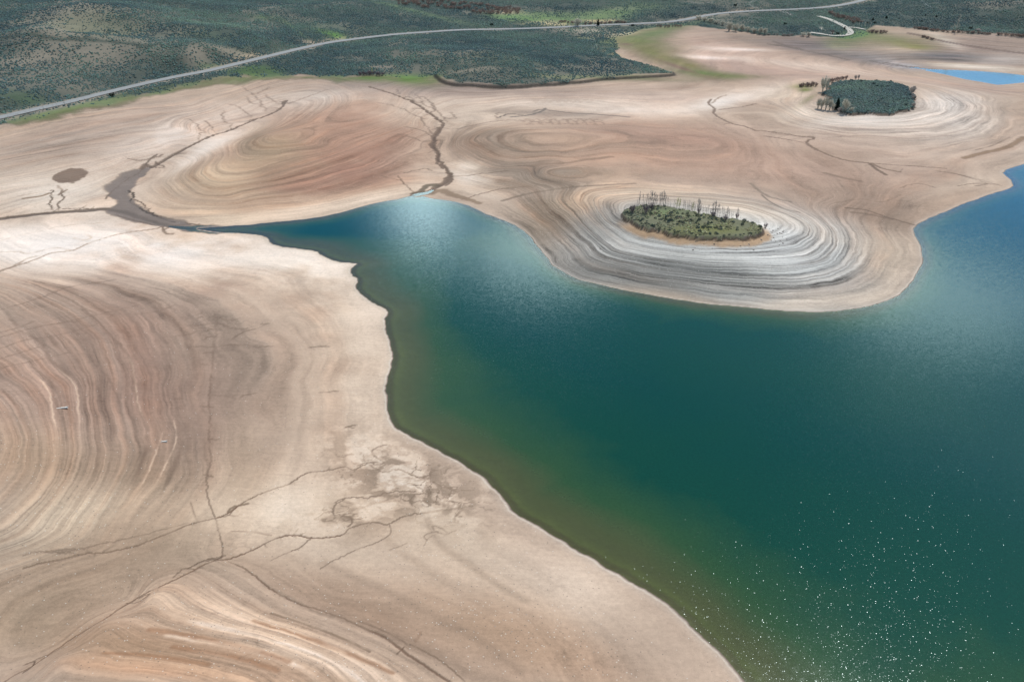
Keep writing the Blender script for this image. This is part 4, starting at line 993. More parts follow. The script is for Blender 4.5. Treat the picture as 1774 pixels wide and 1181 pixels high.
def ribbon(name, P, zz, width, mat, lift, crown=.0):
    t = np.gradient(P, axis=0); t /= np.linalg.norm(t, axis=1)[:, None] + 1e-9
    n = np.stack([-t[:, 1], t[:, 0]], 1)
    offs = np.array([-.5, -.46, 0, .46, .5]) * width
    V = []
    for o in offs:
        q = P + n * o
        dz = lift - (.12 if abs(o) > width * .48 else 0) + (crown if o == 0 else 0)
        V.append(np.column_stack([q, zz + dz]))
    V = np.stack(V, 1); nP, k = V.shape[:2]
    ii = np.arange(nP * k).reshape(nP, k)
    F = np.stack([ii[:-1, :-1], ii[:-1, 1:], ii[1:, 1:], ii[1:, :-1]], -1).reshape(-1, 4)
    o = mesh_from(name, V.reshape(-1, 3), F, [mat], smooth_shade=True)
    return tag(o, kind="structure")

asph = plain_mat("worn_asphalt", (140, 141, 138), .85, .14, .3)
ribbon("road", road, rd_z, 6.4, asph, .05, .06)
grav = plain_mat("pale_gravel", (182, 176, 164), .95, .12, .4)
def track(pts, width, lift=.35):
    P = catmull(W(pts), 6)
    z = ground(P[:, 0], P[:, 1])
    z = np.convolve(np.pad(z, 2, mode='edge'), np.ones(5) / 5, mode='valid')
    return ribbon("gravel_track", P, z, width, grav, lift)
track([(1418,28.5),(1436,34),(1452,41),(1464,47),(1472,53),(1473.5,57.5),(1468,61),(1455,62.5),(1440,62),(1420,59),(1404,57)], 5.0)
track([(1466,48),(1480,48.5),(1500,52)], 3.5)

# ------------------------------------------------------------------ plants and small things
leaf_mat = plain_mat("sage_leaves", (0, 0, 0), .95, .15, .8, attr="Col")
bark_pale = plain_mat("pale_bark", (168, 158, 144), .9, .2, 3)
bark_dark = plain_mat("dark_bark", (146, 134, 126), .9, .2, 3)
twig_pale = plain_mat("pale_twigs", (214, 206, 186), .9, .2, 2)
twig_grey = plain_mat("grey_twigs", (184, 172, 162), .9, .2, 2)
twig_maroon = plain_mat("maroon_twigs", (150, 128, 116), .9, .25, 1)
twig_purple = plain_mat("purple_twigs", (122, 108, 112), .9, .25, 1)
bud_mat = plain_mat("yellow_buds", (176, 176, 104), .9, .2, 1)
needle_mat = plain_mat("dark_needles", (30, 44, 34), .9, .3, 1)
stone_mat = plain_mat("grey_stone", (120, 112, 104), .95, .3, 1.2)
stone_dark = plain_mat("dark_stone", (110, 100, 92), .95, .3, 1.2)
wood_mat = plain_mat("bleached_wood", (232, 224, 212), .9, .12, 3)

class MB:
    def __init__(s): s.V, s.F = [], []
    def tube(s, P, r, n=3):
        P = [Vector(p) for p in P]; base = len(s.V); k = len(P)
        if np.ndim(r) == 0: r = [r] * k
        for i, p in enumerate(P):
            t = (P[min(i+1, k-1)] - P[max(i-1, 0)])
            t = t.normalized() if t.length > 1e-9 else Vector((0, 0, 1))
            a = t.orthogonal().normalized(); b = t.cross(a)
            for j in range(n):
                g = 2 * math.pi * j / n
                s.V.append(p + (a * math.cos(g) + b * math.sin(g)) * r[i])
        for i in range(k - 1):
            for j in range(n):
                s.F.append((base+i*n+j, base+i*n+(j+1) % n, base+(i+1)*n+(j+1) % n, base+(i+1)*n+j))
    def quad(s, c, a, b):
        k = len(s.V); c, a, b = Vector(c), Vector(a), Vector(b)
        s.V += [c - a - b, c + a - b, c + a + b, c - a + b]; s.F.append((k, k+1, k+2, k+3))
    def build(s, name, mat, parent=None):
        return mesh_from(name, [tuple(v) for v in s.V], s.F, [mat], parent)

def rdir(r, up=0.0):
    a = r.uniform(0, 2 * math.pi); z = r.uniform(-1, 1)
    q = math.sqrt(1 - z * z)
    return Vector((q * math.cos(a), q * math.sin(a), z + up)).normalized()

def empty(name):
    o = bpy.data.objects.new(name, None); o.empty_display_size = .5; col.objects.link(o); return o

def aspen_proto(name, seed, h, mat_t, mat_c, lean=.06, dens=16, spread=.16, low=.3, tw=.022):
    r = random.Random(seed); root = empty(name)
    t = MB(); lx, ly = r.uniform(-lean, lean) * h, r.uniform(-lean, lean) * h
    path = [(lx*(k/5)**1.5 + r.uniform(-.03, .03)*h*.3, ly*(k/5)**1.5 + r.uniform(-.03, .03)*h*.3, h*k/5) for k in range(6)]
    path[0] = (0, 0, -.3)
    t.tube(path, [.085, .075, .06, .05, .035, .015], 5)
    t.build("trunk", mat_t, root)
    c = MB()
    for i in range(dens):
        f = r.uniform(low, .97); k = min(int(f * 5), 4); q = f * 5 - k
        p = Vector(path[k]).lerp(Vector(path[k+1]), q)
        d = rdir(r); d = Vector((d.x, d.y, abs(d.z) + .7)).normalized()
        L = h * spread * (1.25 - f * .7) * r.uniform(.6, 1.2)
        e = p + d * L
        c.tube([p, p + d * L * .5 + Vector((0, 0, L*.05)), e], [.035, .028, .012], 3)
        for j in range(6):
            s_ = p + d * L * r.uniform(.3, 1); d2 = (d + rdir(r) * .8 + Vector((0, 0, .3))).normalized()
            c.tube([s_, s_ + d2 * L * r.uniform(.25, .5)], [tw, .010], 3)
    c.build("crown", mat_c, root)
    return root

def willow_proto(name, seed, h, wid, mat_t, mat_c, stems=9, twigs=26, tw=.026, buds=None):
    """many-stemmed rounded bush or small tree without leaves"""
    r = random.Random(seed); root = empty(name)
    t = MB(); c = MB()
    for i in range(stems):
        a = 2 * math.pi * (i + r.random()) / stems; rad = wid * .5 * math.sqrt(r.uniform(.05, 1))
        top = Vector((math.cos(a)*rad, math.sin(a)*rad, h * (1.0 - .42 * (rad / (wid*.5))**2) * r.uniform(.82, 1.0)))
        b = Vector((math.cos(a)*rad*.15, math.sin(a)*rad*.15, -.2))
        m = b.lerp(top, .55) + Vector((0, 0, h*.08)) - Vector((math.cos(a), math.sin(a), 0)) * rad * .12
        t.tube([b, m, top], [.07, .05, .015], 4)
        for j in range(twigs):
            f = r.uniform(.3, 1); p = (b.lerp(m, f*2) if f < .5 else m.lerp(top, f*2-1))
            d = (rdir(r) + Vector((0, 0, .9)) + Vector((math.cos(a), math.sin(a), 0)) * .4).normalized()
            L = h * r.uniform(.12, .28)
            c.tube([p, p + d * L], [tw, tw * .5], 3)
    t.build("trunk", mat_t, root); c.build("crown", mat_c, root)
    return root

def conifer_proto(name, seed, h, wid):
    r = random.Random(seed); root = empty(name)
    t = MB(); t.tube([(0, 0, -.3), (0, 0, h*.5), (0, 0, h*.97)], [.16, .10, .02], 6); t.build("trunk", bark_dark, root)
    c = MB(); n = int(260)
    for i in range(n):
        f = (i + r.random()) / n; f = f ** .8
        rad = wid * .5 * (1 - f) ** .75 * r.uniform(.55, 1.08) + .06
        a = r.uniform(0, 2*math.pi); d = Vector((math.cos(a), math.sin(a), -.28))
        z = h * (.07 + .93 * f)
        s_ = Vector((-math.sin(a), math.cos(a), 0)); w_ = rad * .22 + .08
        c.quad(Vector((0, 0, z)) + d * rad * .55, d * rad * .5, s_ * w_ + Vector((0, 0, r.uniform(-.08, .08))))
        c.quad(Vector((0, 0, z)) + d * rad * .7, d * rad * .34, Vector((0, 0, .16 + rad*.08)) + s_ * r.uniform(-.1, .1))
    c.build("crown", needle_mat, root)
    return root

def bush_proto(name, seed, rad, h, colr, leafy=True, n=90):
    """rounded leafy shrub: short stems and a dome of small leaf sprays"""
    r = random.Random(seed)
    V, F, C = [], [], []
    base = np.array(lin(colr)) * ALB
    for i in range(n):
        d = rdir(r); d.z = abs(d.z); q = r.uniform(.55, 1.0) ** .6
        lump = 1 + .22 * math.sin(3 * math.atan2(d.y, d.x) + seed) + .12 * math.sin(5 * d.z * 3 + seed)
        p = Vector((d.x * rad, d.y * rad, d.z * h)) * q * lump + Vector((0, 0, .08))
        s_ = rad * r.uniform(.16, .30); u = rdir(r) * s_; v = rdir(r) * s_
        k = len(V); V += [p - u, p + v, p + u, p - v]; F.append((k, k+1, k+2, k+3))
        f = r.uniform(.65, 1.3); C += [base * f * np.array((r.uniform(.92, 1.1), 1, r.uniform(.9, 1.08)))] * 4
    return mesh_from(name, [tuple(v) for v in V], F, [leaf_mat], colors=np.array(C))

def rock_proto(name, seed, mat):
    r = random.Random(seed); import bmesh
    bm = bmesh.new(); bmesh.ops.create_icosphere(bm, subdivisions=2, radius=1)
    k1, k2 = rdir(r), rdir(r)
    for v in bm.verts:
        c_ = v.co.copy()
        v.co *= 1 + .22 * math.sin(3.1 * c_.dot(k1) + seed) + .16 * math.sin(5.3 * c_.dot(k2) + 2*seed) + r.uniform(-.05, .05)
        v.co.z *= .62
        if v.co.z < -.3: v.co.z = -.3
    me = bpy.data.meshes.new(name); bm.to_mesh(me); bm.free(); me.materials.append(mat)
    o = bpy.data.objects.new(name, me); col.objects.link(o); return o

_used = set()
def put(proto, xy, size=1.0, label=None, cat=None, group=None, rot=None, sink=0.0, zs=1.0):
    """first use moves the thing itself, later uses copy it and each of its parts"""
    if proto.name not in _used:
        o = proto; _used.add(proto.name)
    else:
        o = proto.copy(); col.objects.link(o)
        for ch in proto.children:
            c = ch.copy(); col.objects.link(c); c.parent = o
        for k in list(o.keys()):
            if k in ("label", "category", "group", "kind"): del o[k]
    o.location = (xy[0], xy[1], float(ground(xy[0], xy[1])[0]) - sink)
    o.rotation_euler = (0, 0, random.uniform(0, 6.28) if rot is None else rot)
    o.scale = (size, size, size * zs)
    tag(o, label, cat, group)
    return o

def mpp(px, py):
    """metres that one plan pixel spans upright at this spot"""
    w_ = W([(px, py)])[0]; z = ground(*w_)[0]
    zc = w_[1]*CP + (CAM_H - z)*SP
    dep = math.atan2(CAM_H - z, math.hypot(*w_))
    return w_, zc / FOC, zc / FOC / math.cos(dep)

# --- sagebrush cover -------------------------------------------------------------------
cellx = np.repeat((half * (ss[700] - ss[699]))[:, None], NC, 1).ravel()
celly = np.repeat(np.gradient(ys)[:, None], NC, 1).ravel()
in_view = (np.abs(np.tile(ss, NR)) < 1.09) & (Y > 200) & (Y < 1150)

def scatter(name, mask, per_m2, r0, r1, rgb, label, hfac=.85, vary=.22, seed=1, pmax=.93):
    rg = np.random.default_rng(seed)
    p = np.clip(per_m2 * cellx * celly, 0, pmax) * mask * in_view
    s = np.where(rg.random(len(p)) < p)[0]; s = s[s < (NR-1)*NC - 1]
    n = len(s)
    a, b = rg.random(n), rg.random(n)
    P = np.stack([X[s], Y[s], Z[s]], 1)
    P = P + a[:, None] * (np.stack([X[s+1], Y[s+1], Z[s+1]], 1) - P) + b[:, None] * (np.stack([X[s+NC], Y[s+NC], Z[s+NC]], 1) - P)
    rad = rg.uniform(r0, r1, n) * (1 + .5 * (vnoise(P[:, 0]*.12, P[:, 1]*.12) - .5)); hh = rad * hfac * rg.uniform(.75, 1.3, n)
    K = 6
    ang = rg.uniform(0, 6.28, n)[:, None] + np.arange(K) * 2*np.pi/K + rg.uniform(-.3, .3, (n, K))
    rr = rad[:, None] * rg.uniform(.7, 1.25, (n, K))
    low = np.stack([P[:, :1] + np.cos(ang)*rr, P[:, 1:2] + np.sin(ang)*rr, P[:, 2:] + hh[:, None]*rg.uniform(-.1, .25, (n, K))], 2)
    rr2 = rr * rg.uniform(.5, .75, (n, K))
    up = np.stack([P[:, :1] + np.cos(ang+.4)*rr2, P[:, 1:2] + np.sin(ang+.4)*rr2, P[:, 2:] + hh[:, None]*rg.uniform(.55, 1.0, (n, K))], 2)
    top = P + np.stack([rad*rg.uniform(-.2, .2, n), rad*rg.uniform(-.2, .2, n), hh], 1)
    V = np.concatenate([low, up, top[:, None]], 1).reshape(-1, 3); M = 2*K + 1
    b0 = (np.arange(n) * M)[:, None]
    F = []
    for j in range(K):
        j2 = (j+1) % K
        F += [np.hstack([b0+j, b0+j2, b0+K+j]), np.hstack([b0+j2, b0+K+j2, b0+K+j]), np.hstack([b0+K+j, b0+K+j2, b0+2*K])]
    F = np.concatenate(F)
    tone = (1 + vary * rg.normal(0, 1, n).clip(-2, 2))
    big = fbm(P[:, 0], P[:, 1], 45, 4, .6, seed=seed+100) - .5
    c = lin(rgb) * ALB
    hue = 1 + np.stack([big*.5, big*.25, -big*.35], 1) + rg.normal(0, .05, (n, 3))
    C = np.repeat((c * tone[:, None] * (1 + big*1.1)[:, None] * hue).clip(.004, .6), M, 0)
    o = mesh_from(name, V, F, [leaf_mat], colors=C)
    print(name, n)
    return tag(o, label, "sagebrush", kind="stuff")

vm = (VEG > .5) & (d_road > 5.5)
dens_f = vm * (1 - .80*BARE) * (1 - .88*np.clip(GREEN*1.3, 0, 1)) * smooth(fbm(X, Y, 9, 3, seed=63), .18, .42)
scatter("sagebrush", dens_f, .85, .36, .68, (78, 98, 92), "grey-green sagebrush covering the slopes around the paved road", seed=11)
scatter("sagebrush", I2M > .6, .95, .38, .75, (74, 92, 88), "dense grey-green sagebrush on top of the far island", seed=12)
scatter("low_scrub", (I1M > .6) * smooth(fbm(X, Y, 6, 3, seed=64), .34, .5), 1.5, .22, .5, (112, 113, 86), "low green scrub and grass tufts on top of the near island", seed=13, hfac=.7, vary=.35)

# --- near island: bushes and the row of bare aspens ---------------------------------------
def inside_pts(poly, n, margin, seed):
    rg = np.random.default_rng(seed); lo, hi = poly.min(0), poly.max(0); out = []
    while len(out) < n:
        q = rg.uniform(lo, hi)
        if sdist(np.array([q[0]]), np.array([q[1]]), poly)[0] > margin: out.append(q)
    return out
sages = [bush_proto("sagebrush_bush", s, .85, .85, c, n=80) for s, c in ((1, (106, 112, 99)), (2, (84, 98, 92)), (3, (116, 118, 95)), (4, (70, 84, 76)))]
iy0, iy1 = ISL1[:, 1].min(), ISL1[:, 1].max()
for i, q in enumerate(inside_pts(ISL1, 210, .5, 5)):
    clear = fbm(np.array([q[0]]), np.array([q[1]]), 7, 2, seed=77)[0]
    if clear < .50 and i % 5: continue
    put(sages[i % 4], q, random.uniform(.4, .85), "grey-green sagebrush bush on the grassy top of the near island", "bush", "sagebrush bushes on the near island", zs=random.uniform(.8, 1.1))
# a dense fringe along the front of the bank
fr = catmull(level(zoomed([(230,365),(300,405),(380,455),(480,482),(620,508),(720,535),(850,552),(1000,562),(1150,568),(1300,572),(1420,560),(1520,545),(1580,515)], 1050, 310, 5.913), 8.6), 5)
for i, q in enumerate(fr[::2]):
    put(sages[(i*3) % 4], q + np.array([random.uniform(-.6, .6), random.uniform(.3, 1.8)]), random.uniform(.35, .6), "dark sagebrush bush overhanging the sandy cut bank of the near island", "bush", "bushes along the cut bank", zs=.9)

Z1 = lambda X_, Y_: (1050 + X_/5.913, 310 + Y_/5.913)
asp = [aspen_proto("bare_aspen", 100 + i, 6.0, bark_dark, twig_grey, dens=18 + 4*i, spread=.11 + .02*i, tw=.03) for i in range(4)]
ROW = [(318,268,70),(335,265,135),(378,266,110),(410,270,120),(432,272,135),(448,275,150),(465,280,155),(482,275,140),(500,272,130),(512,270,100),(545,275,135),(556,276,140),(570,278,158),(588,278,158),(605,285,100),(630,285,100),(655,292,70),(690,300,85),(790,312,95),(805,318,90),(832,320,100),(850,325,105),(870,327,90),(888,328,95),(905,332,95),(930,345,142),(945,346,150),(958,348,120),
       (985,350,80),(1010,355,75),(1028,360,80),(1045,365,95),(1062,370,70),(1080,380,130),(1095,382,150),(1108,382,155),(1120,380,150),(1135,378,120),(1160,385,90),(1185,390,105),(1205,394,110),(1228,396,110),(1240,396,85),(1257,400,90),(1280,402,90),(1300,402,70),(1335,402,110),(1352,402,90),(1375,408,40),(1560,452,40)]
_ul = {6: "tallest bare aspen of the left cluster along the back of the near island"}
_r = random.Random(4)
ROW += [(a + _r.uniform(5, 16), b + _r.uniform(-10, 8), h * _r.uniform(.55, .95)) for a, b, h in ROW if 310 < a < 1300]
for i, (a, b, hh) in enumerate(ROW):
    px, py = Z1(a, b); q, mh, mv = mpp(px, py)
    put(asp[i % 4], q, hh/5.913*mv/6.0, "thin leafless aspen standing in the row along the back of the near island", "tree", "bare aspens on the near island")
bud = [aspen_proto("budding_aspen", 140 + i, 5.0, bark_pale, bud_mat, dens=22, spread=.2, low=.2, tw=.05) for i in range(2)]
for i, (a, b, hh, lb) in enumerate([(722,312,118,"yellow-green budding aspen in the middle of the near island's bare row"), (748,318,112,"smaller yellow-green budding aspen just right of the first one"), (880,332,90,"pale yellow budding sapling among bare aspens on the near island")]):
    px, py = Z1(a, b); q, mh, mv = mpp(px, py)
    put(bud[i % 2], q, hh/5.913*mv/5.0, lb, "tree", "budding aspens")
pshr = [willow_proto("bare_shrub", 160 + i, 2.4, 3.0, bark_dark, twig_purple, 14, 22, .03) for i in range(2)]
for i, (a, b, w_, hh, lb) in enumerate([(272,345,95,75,"dark purple bare shrub at the left tip of the near island"), (405,350,95,90,"largest dark purple bare shrub on the left part of the near island"), (465,322,60,80,"dark bare shrub at the foot of the aspens, right of the larger purple one"),
        (1093,390,62,60,"dark bare shrub under the tall aspens on the right half of the near island"), (1222,428,75,60,"brownish bare shrub low in the aspens at the right of the near island"), (1338,402,50,50,"small dark bare shrub at the right end of the aspen row"), (945,352,50,55,"small bare shrub at the foot of the middle aspens"), (1632,505,50,55,"pale purple bare shrub off the right tip of the near island")]):
    px, py = Z1(a, b); q, mh, mv = mpp(px, py)
    put(pshr[i % 2], q, w_/5.913*mh/3.0, lb, "shrub", "bare shrubs on the near island", zs=(hh/5.913*mv/2.4)/(w_/5.913*mh/3.0))

# --- far island ------------------------------------------------------------------------------
Z2 = lambda X_, Y_: (1360 + X_/6.823, 120 + Y_/6.823)
pw = [willow_proto("pale_willow", 180 + i, 6.0, 5.0, bark_pale, twig_pale, 14, 46, .07) for i in range(3)]
gw = [willow_proto("grey_willow", 190 + i, 5.0, 5.0, bark_dark, twig_grey, 12, 36, .06) for i in range(2)]
def willow_at(protos, i, px, py, w_, hh, lb, cat="tree", grp=None, h0=6.0, w0=5.0):
    q, mh, mv = mpp(px, py)
    sx = w_*mh/w0
    return put(protos[i % len(protos)], q, sx, lb, cat, grp, zs=(hh*mv/h0)/sx)
for i, (a, b, w_, hh, lb) in enumerate([(442,268,75,180,"tall pale willow at the upper left corner of the far island"), (485,272,65,150,"shorter pale willow leaning on the tall one at the far island's upper left"),
        (388,466,60,115,"leftmost pale willow of the clump at the lower left of the far island"), (430,472,70,130,"second pale willow from the left in the far island's lower clump"), (478,478,70,135,"middle pale willow of the far island's lower left clump"), (525,484,65,125,"pale willow beside the gap left of the far island's conifer"), (560,492,50,95,"low pale willow at the foot of the far island's conifer"),
        (705,500,105,132,"broad pale willow just right of the far island's conifer"), (785,505,50,55,"low pale shrub trailing right of the broad willow on the far island")]):
    px, py = Z2(a, b); willow_at(pw, i, px, py, w_/6.823, hh/6.823, lb, "tree", "pale willows on the far island")
for i, (a, b, w_, hh, lb) in enumerate([(650,505,70,60,"low grey shrub below the conifer on the far island's edge"), (1495,305,75,105,"grey bare shrub at the right end of the far island, the taller one"), (1525,262,40,60,"thin grey shrub topmost at the right end of the far island"), (1505,360,55,70,"grey bare shrub below the taller one at the far island's right end"), (1515,452,60,60,"dark low shrub at the lower right corner of the far island"), (830,126,40,55,"small bare tree on the far island's back edge, left one of a pair"), (866,126,30,60,"small bare tree on the far island's back edge, right one of a pair")]):
    px, py = Z2(a, b); willow_at(gw, i, px, py, w_/6.823, hh/6.823, lb, "shrub", None, 5.0)
con = conifer_proto("conifer", 7, 6.0, 3.2)
def conifer_at(px, py, w_, hh, lb, grp=None):
    q, mh, mv = mpp(px, py); sx = w_*mh/3.2
    put(con, q, sx, lb, "conifer", grp, zs=(hh*mv/6.0)/sx)
px, py = Z2(612, 470); conifer_at(px, py, 10.5, 18, "dark green conifer between pale willows on the far island")

for i, q in enumerate(inside_pts(ISL2, 60, -2.0, 15)):
    e_ = sdist(np.array([q[0]]), np.array([q[1]]), ISL2)[0]
    if e_ > 4 and i % 3: continue
    put(sages[(i % 2) * 2 + 1], q, random.uniform(.7, 1.5), "taller dark sagebrush bush along the ragged edge of the far island", "bush", "taller bushes on the far island")
mw = [willow_proto("maroon_willow", 200 + i, 2.6, 3.4, bark_dark, twig_maroon, 10, 24, .05) for i in range(3)]
def thicket(pts, wpx, hpx, n, spread, label, grp, seed, protos=mw):
    rg = random.Random(seed); P = catmull(pts, 12)
    for i in range(n):
        p = P[int((i + rg.random()) / n * (len(P) - 1))]
        q, mh, mv = mpp(p[0] + rg.uniform(-1, 1)*wpx*.3, p[1] + rg.uniform(-1, 1)*spread)
        s = wpx*mh/3.4*rg.uniform(.8, 1.25)
        put(protos[i % len(protos)], q, s, label, "bush", grp, zs=hpx*mv/2.6/s*rg.uniform(.75, 1.15))
thicket([Z2(165,208), Z2(260,205), Z2(380,200)], 6, 6.5, 18, 1.2, "dark maroon bare willow bush in the thicket at the far island's left tip", "maroon willows at the left of the far island", 1)
thicket([Z2(510,160), Z2(600,135), Z2(740,118)], 6, 5.5, 16, 1.0, "maroon bare willow bush along the back edge of the far island", "maroon willows behind the far island", 2)
thicket([(690,5),(740,11),(790,15),(830,20),(870,22),(903,23)], 9, 6, 62, 4.5, "brown bare willow bush in the long thicket beyond the road at the top", "willows in the long thicket", 3)
thicket([(690,2),(760,5),(830,11),(890,19)], 9, 6, 34, 3, "brown bare willow bush in the upper fringe of the long thicket", "willows in the upper fringe", 4)
thicket([(968,39),(985,40),(995,41)], 6, 4, 9, .8, "reddish willow bush left of the round pale willow by the road", "reddish willows left of the pale willow", 5)
thicket([(1010,43),(1040,42),(1065,41),(1088,41)], 6, 4.5, 20, .8, "reddish willow bush in the strip behind the roadside conifer", "reddish willows behind the road", 6)
thicket([(1140,47.5),(1160,47.5),(1183,46.5)], 6, 5, 10, .8, "brown bare willow bush below the road embankment", "brown willows below the road", 7)
thicket([(1436,25),(1455,30),(1475,36),(1492,40)], 8, 5, 30, 3.5, "maroon willow bush beside the gravel loop at the upper right", "maroon willows by the gravel loop", 8)
thicket([(1506,57),(1520,57.5),(1536,57.5)], 7, 5, 12, .8, "maroon willow bush on the grass at the head of the dry arm", "maroon willows at the dry arm", 9)
thicket([(1585,50),(1605,52),(1630,55),(1670,57.5),(1710,59.5),(1750,62),(1780,64)], 8, 4, 42, .5, "dark willow bush along the foot of the sagebrush slope at right", "dark willows along the slope foot", 10)
thicket([(1597,64),(1607,66.5),(1616,69.5)], 7, 3.5, 8, .6, "maroon willow bush in the dry wash of the upper arm", "maroon willows in the dry wash", 11)
thicket([(622,130.5),(640,131),(668,131)], 8, 7, 11, .6, "purple bare willow bush on the green shore below the road", "purple willows on the green shore", 12, pshr and [willow_proto("purple_willow", 230, 2.6, 3.4, bark_dark, twig_purple, 10, 24, .05)])
dk = [bush_proto("dark_bush", 40 + i, 1.7, 1.5, (44, 54, 44), n=110) for i in range(1)]
thicket([(1328,61),(1345,61.5),(1362,62.5),(1372,62)], 7, 3.2, 9, .4, "dark low bush on the edge of the upper bay", "dark bushes on the edge of the upper bay", 13, [willow_proto("dark_willow", 233, 2.6, 3.4, bark_dark, bark_dark, 9, 20, .05)])
# pale willows of the upper bay
for i, (a, b, w_, hh, lb) in enumerate([(60,205,60,40,"pale willow bush at the bend of the road, leftmost of the bay row"), (120,222,60,40,"pale willow second along the upper bay row"), (185,232,65,42,"pale willow third along the upper bay row"), (245,246,65,42,"pale willow fourth along the upper bay row"), (305,262,60,40,"pale willow just left of the tall one in the bay row"),
        (372,322,75,92,"tallest pale willow in the row on the upper bay"), (440,325,70,82,"second tallest pale willow, right of the tallest on the bay"), (505,322,70,60,"mid-size pale willow right of the two tall ones"), (565,328,60,50,"low pale willow in the right half of the bay row"), (625,342,60,55,"pale willow near the right end of the bay row"), (690,352,65,62,"broad pale willow next to the last in the bay row"), (738,358,55,66,"last pale willow at the right end of the bay row"),
        (1130,372,50,40,"yellowish willow bush on the bank below the gravel loop, left one"), (1185,378,55,42,"yellowish willow bush on the bank below the gravel loop, right one")]):
    willow_at(pw, i, 1200 + a/5.913, b/5.913, w_/5.913, hh/5.913, lb, "bush", "pale willows on the upper bay")
willow_at(pw, 0, 1000, 46.5, 13.5, 14, "round pale willow standing alone beside the road", "tree")
conifer_at(1036, 45, 6, 11.5, "tall dark conifer standing alone beside the road")
for px, py, w_, hh, lb in [(1463,51.5,4,5.5,"small dark conifer inside the gravel loop"), (1512,36,5,5,"dark conifer on the slope above the gravel loop, lower left one"), (1535.5,32.5,5,5,"dark conifer on the right slope, second from the left"), (1603,28,3,3,"tiny dark conifer, middle of the trio on the right slope"), (1622,30,4,3.6,"dark conifer rightmost of the trio on the right slope"), (1597,38,4,3,"dark conifer lowest of the trio on the right slope")]:
    conifer_at(px, py, w_, hh, lb, "conifers on the right slope")
for px, py, lb in [(1096,45.5,"dark bush at the road edge right of the reddish willows"), (1451,59.5,"dark bush beside the small hut"), (1360,42.5,"dark bush alone in the sagebrush left of the gravel loop"), (1274,10.5,"dark bush alone above the far road"), (1681,50.5,"dark bush above the willows on the right slope"), (852,44,"dark bush alone above the road in the sagebrush"), (1503,41,"wide dark green bush left of the pale poplars"), (1515,41,"wide dark green bush beside the pale poplars"), (194,167,"dark bush on the road embankment")]:
    q, mh, mv = mpp(px, py); put(dk[0], q, random.uniform(.7, 1.0), lb, "bush", "dark bushes")
pop = [aspen_proto("bare_poplar", 240 + i, 8.0, bark_pale, twig_pale, dens=26, spread=.16, low=.15, tw=.05) for i in range(2)]
for i, (px, py, hh, lb) in enumerate([(1646,55,10,"pale bare poplar, leftmost of the group on the right slope foot"), (1650,55.5,13,"pale bare poplar second in the group on the right slope foot"), (1655,55,26,"tallest pale bare poplar on the right slope foot"), (1660,55.5,12,"pale bare poplar right of the tallest"),
        (1488,47.5,8,"pale poplar leftmost in the row above the grass"), (1493,47.5,9,"pale poplar second in the row above the grass"), (1498,47.5,10,"pale poplar third in the row above the grass"), (1503,48,8,"pale poplar fourth in the row above the grass"), (1508,48,8,"pale poplar last in the row above the grass"), (641,129,14,"yellowish poplar behind the purple willows on the green shore")]):
    q, mh, mv = mpp(px, py); o = put(pop[i % 2], q, hh*mv/8.0, lb, "tree", "bare poplars")
# the lone poplar behind the purple willows is in bud
q, mh, mv = mpp(642, 130); put(bud[0], q + np.array([1.2, .5]), 13*mv/5.0, "yellow-green budding tree behind the purple willows on the green shore", "tree", "budding aspens", zs=.95)
# bare roadside trees at the left
rst = [aspen_proto("roadside_tree", 260 + i, 5.0, bark_dark, twig_grey, lean=.16, dens=16, spread=.16, tw=.03) for i in range(2)]
for i, (px, py, hh, lb) in enumerate([(76,191.5,12.5,"bare leaning tree on the road embankment, left of the trio"), (94,190,9,"short dark bare tree beside the road, leftmost of the trio"), (101,189.3,10,"short dark bare tree beside the road, middle of the trio"), (114,186,19,"tallest bare tree on the road embankment"), (14.7,203.5,7,"small dark bare tree by the road at the left edge of the photo")]):
    q, mh, mv = mpp(px, py); put(rst[i % 2], q, hh*mv/5.0, lb, "tree", "bare roadside trees")

# --- rocks, driftwood, hut --------------------------------------------------------------------
rk = [rock_proto("boulder", 3 + i, m) for i, m in enumerate((stone_mat, stone_dark, stone_mat))]
rg = random.Random(12)
for i in range(70):
    f = i / 70; px = 5 + 235*f; py = 203.5 - .2255*px + rg.uniform(0, 5)*(1 - .3*f) + 1.5
    q = W([(px, py)])[0]
    put(rk[i % 3], q, rg.uniform(.35, .85), "weathered boulder in the stone facing below the paved road", "boulder", "boulders below the road", sink=.05)
for i in range(46):
    if i < 30: px, py = rg.uniform(1318, 1366), rg.uniform(392, 425)
    else: px, py = rg.uniform(1180, 1330), rg.uniform(414, 436)
    q = W([(px, py)])[0]
    put(rk[i % 3] if i % 3 != 0 else rk[1], q, rg.uniform(.12, .38), "dark rock lying on the pale shingle slope of the near island", "rock", "rocks on the near island's slope", sink=.03)
q = W([(1695.5, 53)])[0]; put(rk[0], q, 2.2, "pale boulder among willows at the foot of the right slope", "boulder")

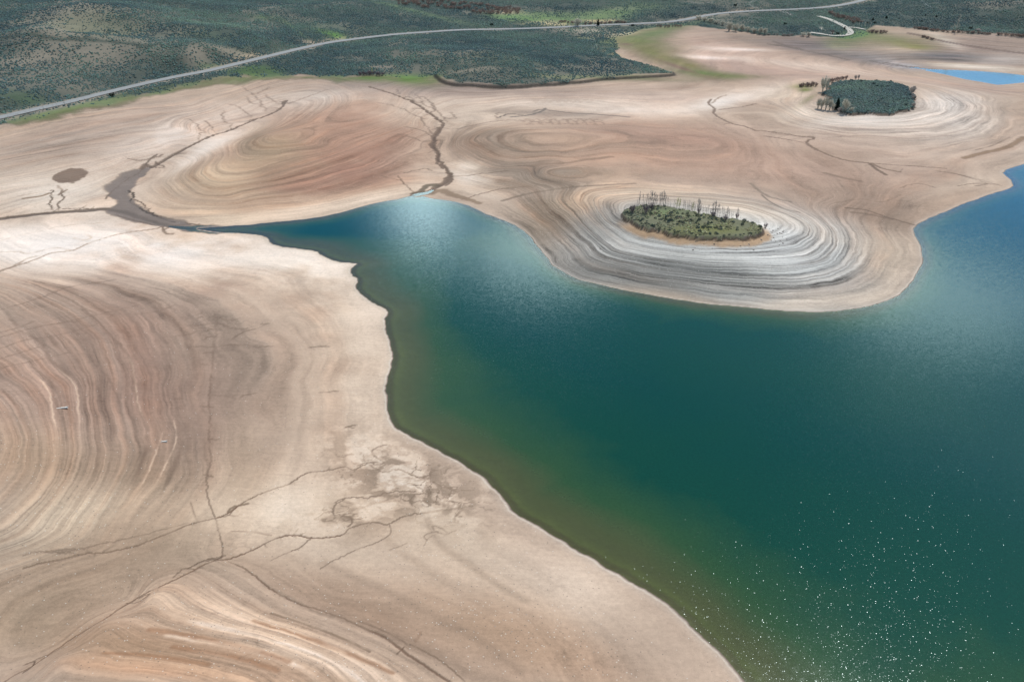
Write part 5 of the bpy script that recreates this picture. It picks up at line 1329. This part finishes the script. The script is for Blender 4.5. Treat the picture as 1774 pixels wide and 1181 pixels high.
def log(name, px, py, ang, L, lb):
    q = W([(px, py)])[0]; m = MB(); r = random.Random(int(px))
    pts = [Vector((L*(k/6-.5), r.uniform(-.05, .05), r.uniform(0, .05)+.08)) for k in range(7)]
    m.tube(pts, [.08, .12, .15, .17, .17, .21, .28], 7)
    o = m.build(name, wood_mat)
    br = MB()
    for k in range(5):
        a = r.uniform(0, 6.28); br.tube([pts[-1], pts[-1] + Vector((.25, math.cos(a)*.4, abs(math.sin(a))*.35))], [.05, .015], 4)
    br.tube([pts[3], pts[3] + Vector((.1, .3, .15))], [.03, .01], 4)
    b = br.build("root_stub", wood_mat); b.parent = o
    o.location = (q[0], q[1], ground(*q)[0]); o.rotation_euler = (0, 0, R(ang))
    tag(o, lb, "driftwood", "driftwood logs")
log("driftwood_log", 106.5, 707, 12, 2.9, "long bleached driftwood log on the left striped mud slope")
log("driftwood_log", 284, 765, 10, 1.4, "short bleached driftwood log lower on the left striped mud slope")

def hut():
    q, mh, mv = mpp(1441, 59.6); root = empty("small_hut"); wv_, dv, h_ = 2.6, 2.4, 2.2
    import bmesh
    def box(name, x0, x1, y0, y1, z0, z1, mat):
        V = [(x, y, z) for z in (z0, z1) for x, y in ((x0, y0), (x1, y0), (x1, y1), (x0, y1))]
        return mesh_from(name, V, [(0, 3, 2, 1), (4, 5, 6, 7), (0, 1, 5, 4), (1, 2, 6, 5), (2, 3, 7, 6), (3, 0, 4, 7)], [mat], root)
    wm = plain_mat("pale_boards", (188, 178, 164), .9, .1, 2); rm = plain_mat("dark_roofing", (60, 56, 54), .9, .1, 2)
    box("wall", -wv_/2, wv_/2, -dv/2, dv/2, -.3, h_, wm)
    V = [(-1.6, -1.5, h_+.003), (1.6, -1.5, h_+.003), (1.6, 1.5, h_+.003), (-1.6, 1.5, h_+.003), (-1.6, 0, h_+.8), (1.6, 0, h_+.8)]
    F3 = [(0, 1, 5, 4), (2, 3, 4, 5), (3, 2, 1, 0)]
    rf = mesh_from("roof", V, F3, [rm], root)
    box("door", -.45, .45, -dv/2 - .05, -dv/2 - .003, -.1, 1.95, plain_mat("brown_door", (96, 78, 62), .8, .1, 2))
    root.location = (q[0], q[1], ground(*q)[0]); root.rotation_euler = (0, 0, R(8))
    tag(root, "small pale hut with a dark roof beside the gravel loop", "hut")
hut()
